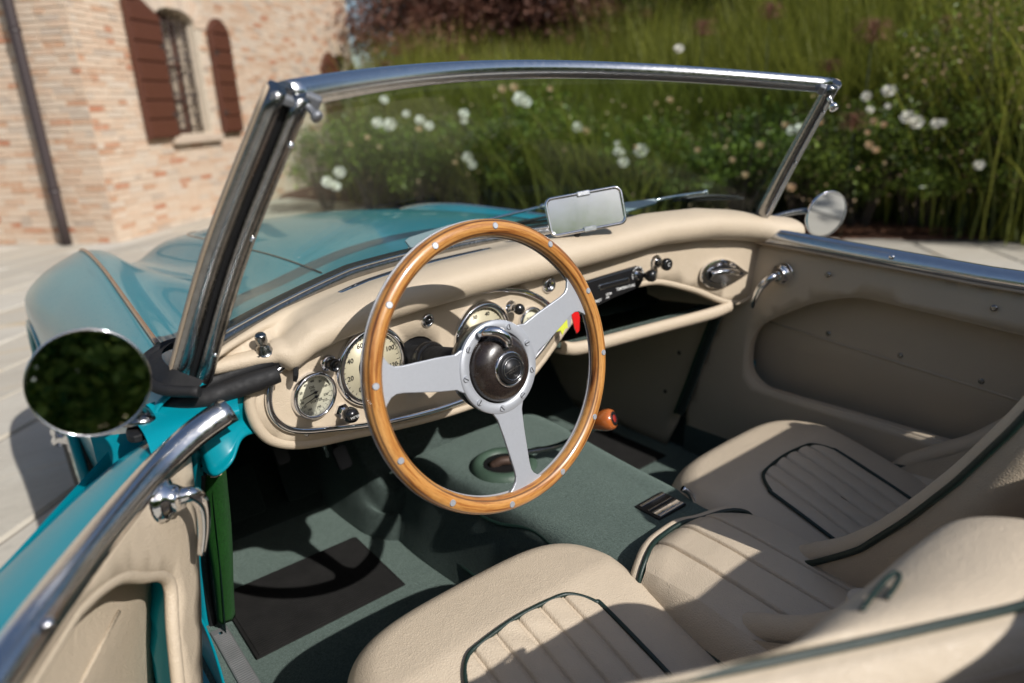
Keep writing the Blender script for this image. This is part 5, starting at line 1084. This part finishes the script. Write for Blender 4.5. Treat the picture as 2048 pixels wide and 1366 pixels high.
# ------------------------------------------------------------ plants
def blades_mesh(name, n, H, spread, seed, wd=.006, plumes=0, lean=.35):
    r = np.random.default_rng(seed); V, F, A = [], [], []; nseg = 5
    for i in range(n):
        a = r.uniform(0, 6.283); b0 = np.array([r.normal()*spread*.28, r.normal()*spread*.28, 0]); h = H*r.uniform(.45, 1.05); ln = lean*h*r.uniform(.15, 1.0); dir_ = np.array([math.cos(a), math.sin(a), 0]); droop = r.uniform(0, .5)*(r.random() < .5)
        w = wd*r.uniform(.6, 1.3); sd_ = np.array([-dir_[1], dir_[0], 0]); o = len(V); cv = r.random()**1.8
        for k in range(nseg):
            t = k/(nseg-1); p = b0+dir_*ln*t**1.7+np.array([0, 0, h*t-droop*h*.45*t**3]); ww = w*(1-t**2.2)+.0006
            V += [p-sd_*ww, p+sd_*ww]
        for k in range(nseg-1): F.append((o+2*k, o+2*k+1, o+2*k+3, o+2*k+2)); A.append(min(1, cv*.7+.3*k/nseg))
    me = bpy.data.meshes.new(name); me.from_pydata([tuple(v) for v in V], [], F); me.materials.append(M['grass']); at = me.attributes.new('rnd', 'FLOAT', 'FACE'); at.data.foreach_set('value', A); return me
def leaves_mesh(name, n, rx, ry, rz, zc_, size, mat, seed, clump=14, fill=.35, narrow=.55):
    r = np.random.default_rng(seed); V, F, A = [], [], []
    cs = []
    while len(cs) < clump:
        q = r.uniform(-1, 1, 3)
        if q@q < 1: cs.append((q, r.uniform(.22, .45)))
    for i in range(n):
        if r.random() < fill:
            q = r.normal(size=3); q /= np.linalg.norm(q); q *= r.random()**.45; dens = .3
        else:
            c, cr_ = cs[r.integers(len(cs))]; g = r.normal(size=3); q = c+g/np.linalg.norm(g)*cr_*r.random()**.5; dens = .6
        p = np.array([q[0]*rx, q[1]*ry, zc_+q[2]*rz]); 
        if p[2] < .03: continue
        nrm_ = r.normal(size=3)+np.array([0, 0, .7]); fr = Fr(p, r.normal(size=3), nrm_); s_ = size*r.uniform(.5, 1.3); o = len(V)
        V += [fr(-s_, 0, 0), fr(0, s_*narrow, s_*.12), fr(s_, 0, -s_*.1), fr(0, -s_*narrow, s_*.12)]; F.append((o, o+1, o+2, o+3)); A.append(min(1, max(0, r.normal(.45, .28))))
    me = bpy.data.meshes.new(name); me.from_pydata([tuple(v) for v in V], [], F); me.materials.append(mat); at = me.attributes.new('rnd', 'FLOAT', 'FACE'); at.data.foreach_set('value', A); return me
def stems_mesh(name, n, H, sp_, seed, rad=.006):
    r = np.random.default_rng(seed); vfs = []
    for i in range(n):
        a = r.uniform(0, 6.283); d = np.array([math.cos(a), math.sin(a), 0]); L = r.uniform(.5, 1); P = [d*sp_*.15*r.random(), d*sp_*.4*L+np.array([0, 0, H*.4]), d*sp_*.9*L+np.array([r.normal()*.05, r.normal()*.05, H*r.uniform(.7, 1)])]
        vfs.append(tube_vf(crn(P, 6), list(np.linspace(rad, rad*.4, 6)), seg=5))
    V, F = merge(*vfs); me = bpy.data.meshes.new(name); me.from_pydata([tuple(map(float, v)) for v in V], [], F); me.materials.append(M['bark']); return me
def inst(name, me, parent, loc_=(0, 0, 0), rot=0, s=1, kind=None):
    o = bpy.data.objects.new(name, me); sc.collection.objects.link(o); o.parent = parent; o.location = loc_; o.rotation_euler = (0, 0, rot); o.scale = (s, s, s) if not hasattr(s, '__len__') else s
    if kind: o['kind'] = kind
    return o
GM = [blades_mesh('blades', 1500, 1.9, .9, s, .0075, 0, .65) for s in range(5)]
def plume_mesh(seed):
    r = np.random.default_rng(seed); V, F, A = [], [], []
    for i in range(150):
        a = r.uniform(0, 6.28); L = r.uniform(.10, .24); t0 = r.random()*.10; d = np.array([math.cos(a)*.55, math.sin(a)*.55, .6]); sd_ = np.array([-math.sin(a), math.cos(a), 0])*.0016; o = len(V)
        for k in range(4):
            t = k/3; p = np.array([0, 0, t0])+d*L*t+np.array([0, 0, -L*.55*t*t]); V += [p-sd_, p+sd_]
        for k in range(3): F.append((o+2*k, o+2*k+1, o+2*k+3, o+2*k+2)); A.append(r.random())
    me = bpy.data.meshes.new('plume'); me.from_pydata([tuple(v) for v in V], [], F); me.materials.append(M['plume']); at = me.attributes.new('rnd', 'FLOAT', 'FACE'); at.data.foreach_set('value', A); return me
PM = [plume_mesh(s) for s in range(3)]
# a clump of ornamental grass at each of these spots (metres); heights differ
def onray(px, dist): p = U(px, 420, 'z', 0); d = (p-CC)[:2]; d /= np.linalg.norm(d); return CC[0]+d[0]*dist, CC[1]+d[1]*dist
gspots = []
for row_, (dist, n, hh) in enumerate(((7.35, 14, .50), (8.2, 15, .62), (9.0, 15, .78), (10.0, 15, .95), (11.2, 14, 1.08))):
    for i in range(n):
        px = 800+(2130-800)*(i+.5*(row_ % 2)+rng.uniform(-.2, .2))/n
        dd = dist+ (2.6-row_*.1)*max(0, (1150-px)/400)-1.0*max(0, (px-1500)/600)
        if row_ == 0 and px > 1330: continue
        gspots.append((px, dd, hh*(.72 if row_ == 0 and px > 1330 else 1)*rng.uniform(.85, 1.12)*(1+.30*max(0, min(1, (px-1150)/350)))))
where = ['beside the brick wall end', 'behind the windscreen glass', 'behind the dashboard mirror', 'behind the right windscreen post', 'above the right door mirror', 'at the right edge of the bed']
rowd = ['short', 'knee high', 'tall', 'tallest']
for i, (px, dd, hh) in enumerate(gspots):
    x, y = onray(px, dd)
    reg = where[0 if px < 880 else 1 if px < 1120 else 2 if px < 1330 else 3 if px < 1620 else 4 if px < 1850 else 5]; depth = ['foremost row among the roses', 'front row', 'second row', 'third row', 'back row'][min(4, (i+9)//15)]
    nth = sum(1 for q in gspots[:i] if abs(q[0]-px) < 160 and abs(q[2]-hh) < .2)
    t = empty('ornamental_grass', (x, y, .03), f'green ornamental grass clump in the {depth} {reg}', 'grass clump', 'ornamental grasses along the bed')
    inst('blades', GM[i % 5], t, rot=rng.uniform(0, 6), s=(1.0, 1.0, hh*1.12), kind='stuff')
    if rng.random() < (.6 if i > 43 else .12):
        for k in range(int(rng.integers(1, 5))): inst('plume', PM[k % 3], t, (rng.normal()*.3, rng.normal()*.3, hh*1.75+rng.uniform(-.1, .45)), rng.uniform(0, 6), rng.uniform(.8, 1.5))
for i, (px, py, d, s_) in enumerate(((1745, 70, 6.6, 1.5), (1708, 245, 6.3, 1.25), (1405, 60, 7.4, 1.3), (1540, 25, 7.2, 1.2), (1660, 130, 6.8, 1.0))):
    p = Dp(px, py, d); t = empty('grass_plume', (p[0], p[1], .03), ['reddish feathery grass plume high above the right door mirror', 'drooping reddish grass plume level with the windscreen top corner', 'faint pink grass plume above the windscreen rail', 'pink grass plume at the top edge above the windscreen rail', 'small reddish plume right of the windscreen corner'][i], 'grass plume')
    inst('plume', PM[i % 3], t, (0, 0, p[2]-.1), 0, s_); tube('stalk', [(p[0], p[1], .03), (p[0]+.02, p[1], p[2]*.6), (p[0], p[1], p[2]-.05)], .004, M['darkleaf'], t, seg=5)
# rose bushes
RM = [leaves_mesh('rose_foliage', 3300, .62, .62, .40, .72, .022, M['roseleaf'], 20+s, 16, .3) for s in range(4)]; RS = [stems_mesh('rose_stems', 26, 1.15, .6, 30+s) for s in range(2)]
def flower_mesh(seed, mat, size=.045):
    r = np.random.default_rng(seed); V, F, A = [], [], []
    for ring, (n, tilt, rr_) in enumerate(((6, .15, 1.0), (6, .55, .8), (5, .95, .55), (4, 1.25, .3))):
        for k in range(n):
            a = 6.283*k/n+ring*.5+r.normal()*.1; d = np.array([math.cos(a)*math.cos(tilt), math.sin(a)*math.cos(tilt), math.sin(tilt)]); sd_ = np.array([-math.sin(a), math.cos(a), 0]); up_ = np.cross(d, sd_); L = size*rr_; o = len(V)
            V += [sd_*L*.15, d*L*.5+sd_*L*.52-up_*L*.1, d*L+sd_*L*.3+up_*L*.05, d*L*1.05-sd_*L*.25+up_*L*.08, d*L*.5-sd_*L*.52-up_*L*.1, -sd_*L*.15]; F += [(o, o+1, o+4, o+5), (o+1, o+2, o+3, o+4)]; A += [r.random()]*2
    me = bpy.data.meshes.new('rose_flower'); me.from_pydata([tuple(v) for v in V], [], F); me.materials.append(mat); at = me.attributes.new('rnd', 'FLOAT', 'FACE'); at.data.foreach_set('value', A); return me
FW = [flower_mesh(s, M['petal']) for s in range(3)]; FS = [flower_mesh(9+s, M['spent'], .034) for s in range(2)]
bushes = [(655, 8.6, .90, 'white rose bush nearest the brick wall, seen through the windscreen'), (745, 8.3, 1.0, 'rose bush with paired white blooms left of the windscreen centre'), (850, 7.9, .95, 'white rose bush behind the turquoise hood'), (965, 7.6, 1.05, 'rose bush with one small white bloom behind the wheel top'), (1060, 7.3, 1.12, 'rose bush with a large cream cluster under the windscreen rail'), (1165, 7.0, .95, 'rose bush with fading buds behind the dashboard mirror'), (1265, 6.8, .92, 'rose bush with white blooms just right of the dashboard mirror'), (1375, 6.7, .85, 'rose bush with peach buds above the right wiper'), (1480, 6.6, .95, 'rose bush right beside the right windscreen post'), (1600, 6.6, .9, 'rose bush with peach buds behind the right windscreen post'), (1720, 6.5, 1.0, 'rose bush with white blooms right of the windscreen corner'), (1835, 6.6, 1.0, 'rose bush with a bright double white bloom above the right door mirror'), (1960, 6.7, .9, 'shaded rose bush with one pale bloom near the right edge')]
BS = []
for i, (px, d, s_, lab) in enumerate(bushes):
    d += .35; x, y = onray(px, d); t = empty('rose_bush', (x, y, .03), lab, 'rose bush', 'rose bushes in front of the grasses'); inst('foliage', RM[i % 4], t, rot=rng.uniform(0, 6), s=(s_, s_, s_*1.02), kind='stuff'); inst('stems', RS[i % 2], t, rot=rng.uniform(0, 6), s=s_, kind='stuff'); BS.append((t, px, d))
fl = [(755, 246, 1.3, 0), (780, 250, 1.6, 0), (813, 228, .9, 0), (840, 240, 1.1, 0), (858, 252, 1.1, 0), (838, 258, 1.0, 1), (928, 228, 1.1, 0), (928, 242, .8, 0), (935, 315, 1.2, 0), (1040, 198, 1.5, 0), (1028, 175, 1.2, 1), (1005, 178, 1.2, 1), (1052, 205, 1.2, 0), (1155, 255, 1.1, 0), (1172, 262, 1.0, 1), (655, 365, 1.5, 0), (670, 372, 1.4, 0), (680, 345, 1.5, 0), (768, 200, 1.0, 0), (1238, 305, 1.2, 0), (1247, 325, 1.1, 0), (1235, 287, .6, 0), (1282, 302, 1.4, 0), (1272, 295, .8, 1), (1358, 98, .9, 0), (1733, 193, 1.1, 0), (1778, 183, 1.5, 0), (1776, 213, .7, 0), (1815, 235, 1.6, 0), (1832, 245, 1.5, 0), (1872, 248, 1.1, 0), (1740, 220, .8, 0), (1748, 243, 1.1, 1), (1768, 250, 1.0, 1), (1738, 290, 1.2, 1), (1752, 300, 1.0, 1), (1958, 330, 1.1, 0), (1583, 262, .9, 0), (1600, 258, 1.0, 0), (1570, 250, .8, 1), (1583, 375, 1.1, 1), (1735, 265, .8, 1), (1885, 245, .8, 0), (1340, 200, .8, 1), (1395, 300, .8, 1), (1520, 290, .9, 1), (1465, 320, .7, 1), (1490, 350, .8, 1), (1100, 178, .8, 1), (735, 275, .8, 1), (700, 290, .8, 1), (760, 295, .8, 1), (910, 325, .7, 1), (1130, 300, .6, 1), (945, 330, 1.0, 0), (1640, 245, .7, 1)]
for (px, py, s_, k) in fl:
    t, bx_, d = min(BS, key=lambda b: abs(b[1]-px)); p = Dp(px, py, 1)-CC; dh = (d-.62)/np.linalg.norm(p[:2]); P = CC+p*dh; l = P-np.array(t.location); f_o = inst('rose' if k == 0 else 'faded_rose', (FS if k else FW)[rng.integers(2)], t, tuple(l), 0, s_*(1.0 if px < 1700 else .78))
    dv_ = (Vector((CC-P))+Vector((rng.normal()*1.2, rng.normal()*1.2, 4.5))).normalized(); f_o.rotation_euler = dv_.to_track_quat('Z', 'Y').to_euler()
spm = []
r = np.random.default_rng(5); V, F, A = [], [], []
for i in range(900):
    px = r.uniform(620, 2048); py = r.uniform(190, 430) if r.random() < .6 else r.uniform(250, 420); b = min(BS, key=lambda b: abs(b[1]-px)); p = Dp(px, py, 1)-CC; P = CC+p*((b[2]+r.uniform(-.5, .1))/np.linalg.norm(p[:2])); 
    if P[2] < .15: continue
    fr = Fr(P, r.normal(size=3), r.normal(size=3)); s_ = r.uniform(.008, .017); o = len(V); V += [fr(-s_, 0), fr(0, s_*.8), fr(s_, 0), fr(0, -s_*.8)]; F.append((o, o+1, o+2, o+3)); A.append(r.random())
tag(mesh('scattered_petals', V, F, M['spent'], smooth=False, attr=A), 'small tan faded buds scattered over the rose bushes', kind='stuff')
# pale small-flowered shrub at the right edge
x, y = onray(1985, 7.2); t = empty('flowering_shrub', (x, y, .03), 'tall shrub dotted with small pinkish white blossom at the right edge', 'shrub'); inst('foliage', leaves_mesh('shrub_foliage', 7000, .9, .9, 1.0, 1.05, .02, M['roseleaf'], 77, 20, .5), t, kind='stuff'); inst('blossom', leaves_mesh('shrub_blossom', 1500, .92, .92, .98, 1.1, .016, M['spent'], 78, 24, .5, .8), t, kind='stuff'); inst('stems', RS[0], t, s=1.5, kind='stuff')
# trees and dense planting behind
TM = [leaves_mesh('crown_leaves', 15000, 1.5, 1.5, 1.5, 2.5, .045, M['purple'], 50, 26, .25), leaves_mesh('crown_leaves', 15000, 1.5, 1.5, 1.7, 2.3, .045, M['darkleaf'], 51, 26, .3), leaves_mesh('crown_leaves', 15000, 1.5, 1.5, 1.6, 2.4, .045, M['purple'], 52, 26, .25), leaves_mesh('crown_leaves', 15000, 1.5, 1.5, 1.7, 2.3, .045, M['darkleaf'], 53, 26, .3)]
tl = [(862, 15.0, 1.05, 0, 'purple leaved tree just right of the brick wall'), (930, 17.5, 1.3, 3, 'dark green tree showing between the two left purple trees'), (985, 14.6, 1.0, 2, 'reddish tree left of centre above the windscreen rail'), (1090, 14.2, 1.15, 0, 'brownish red tree above the middle of the windscreen'), (1210, 14.0, 1.15, 2, 'purple tree right of the windscreen middle'), (1300, 13.8, 1.1, 1, 'dark green tree above the right half of the windscreen'), (1440, 13.6, 1.25, 3, 'dark evergreen behind the grasses at right of the windscreen'), (1600, 12.6, 1.15, 1, 'dark evergreen above the right windscreen corner'), (1780, 12.2, 1.15, 3, 'dark evergreen behind the right door mirror'), (1960, 11.6, 1.15, 1, 'dark evergreen at the right edge'), (2120, 11.5, 1.2, 3, 'dark evergreen beyond the right edge')]
tk = [(0, 0, 0), (.05, .02, .9), (-.03, .05, 1.8), (.02, 0, 2.6)]
Vt, Ft = tube_vf(crn(tk, 10), list(np.linspace(.10, .045, 10)), seg=9); tm_ = bpy.data.meshes.new('trunk'); tm_.from_pydata([tuple(map(float, v)) for v in Vt], [], Ft); tm_.materials.append(M['bark'])
lb = []
for k in range(9):
    a = k*2.4; z0 = 1.0+k*.17; d = np.array([math.cos(a), math.sin(a), 0]); lb.append(tube_vf(crn([np.array([0, 0, z0]), d*.5+np.array([0, 0, z0+.45]), d*1.1+np.array([0, 0, z0+.8])], 8), list(np.linspace(.035, .008, 8)), seg=6))
Vt, Ft = merge(*lb); lm_ = bpy.data.meshes.new('limbs'); lm_.from_pydata([tuple(map(float, v)) for v in Vt], [], Ft); lm_.materials.append(M['bark'])
for i, (px, d, s_, k, lab) in enumerate(tl):
    x, y = onray(px, d); t = empty('purple_tree' if k in (0, 2) else 'evergreen_tree', (x, y, 0), lab, 'tree', 'trees behind the grasses'); ro = rng.uniform(0, 6)
    inst('trunk', tm_, t, s=s_); inst('limbs', lm_, t, rot=ro, s=s_, kind='stuff'); inst('crown', TM[k], t, rot=ro, s=s_*1.08, kind='stuff')
# far wood beyond, one mass
V, F, A = [], [], []; r = np.random.default_rng(3)
for i in range(60000):
    px = r.uniform(840, 2300); d = r.uniform(12.5, 18.5)+(3 if px < 1250 else 0); z = r.random()**1.1*(5.0 if px > 1250 else 3.4); x, y = onray(px, d-2.5*max(0, (px-1500)/600)); fr = Fr((x, y, z), r.normal(size=3), r.normal(size=3)+np.array([0, 0, .5])); s_ = r.uniform(.04, .09); o = len(V)
    V += [fr(-s_, 0), fr(0, s_*.6), fr(s_, 0), fr(0, -s_*.6)]; F.append((o, o+1, o+2, o+3)); A.append(min(1, max(0, r.normal(.35, .25))))
tag(mesh('far_wood', V, F, M['darkleaf'], smooth=False, attr=A), kind='stuff')
# planting on the other side of the yard, behind the tripod: it is what chrome and mirrors reflect
HM = [leaves_mesh('hedge_leaves', 16000, 1.5, .8, 1.25, 1.2, .05, M['hedge'], 60, 24, .6), leaves_mesh('hedge_leaves', 16000, 1.5, .8, 1.25, 1.2, .05, M['hedge'], 61, 24, .6)]
for i, (x, y, s_) in enumerate(((-9, -4.5, 1.3), (-6.6, -6.2, 1.4), (-4.2, -7.4, 1.3), (-1.8, -8.0, 1.3), (.8, -8.2, 1.2), (3.4, -7.8, 1.3), (6, -6.6, 1.3), (8.2, -4.6, 1.3), (-10, -1.6, 1.4), (-10.6, 1.4, 1.3))):
    t = empty('hedge_bush', (x, y, 0), None, 'bush', 'hedge bushes across the yard'); t['label'] = 'dark hedge bush across the yard, '+['left of the building corner', 'far behind the driver door', 'behind the rear left wheel', 'straight behind the driver seat', 'straight behind the passenger seat', 'behind the rear right wheel', 'far behind the passenger side', 'off to the right of the car', 'off to the left of the car', 'left of the brick downpipe'][i]; inst('foliage', HM[i % 2], t, rot=math.atan2(y, x)+math.pi/2, s=s_*1.35, kind='stuff')
# car label bookkeeping
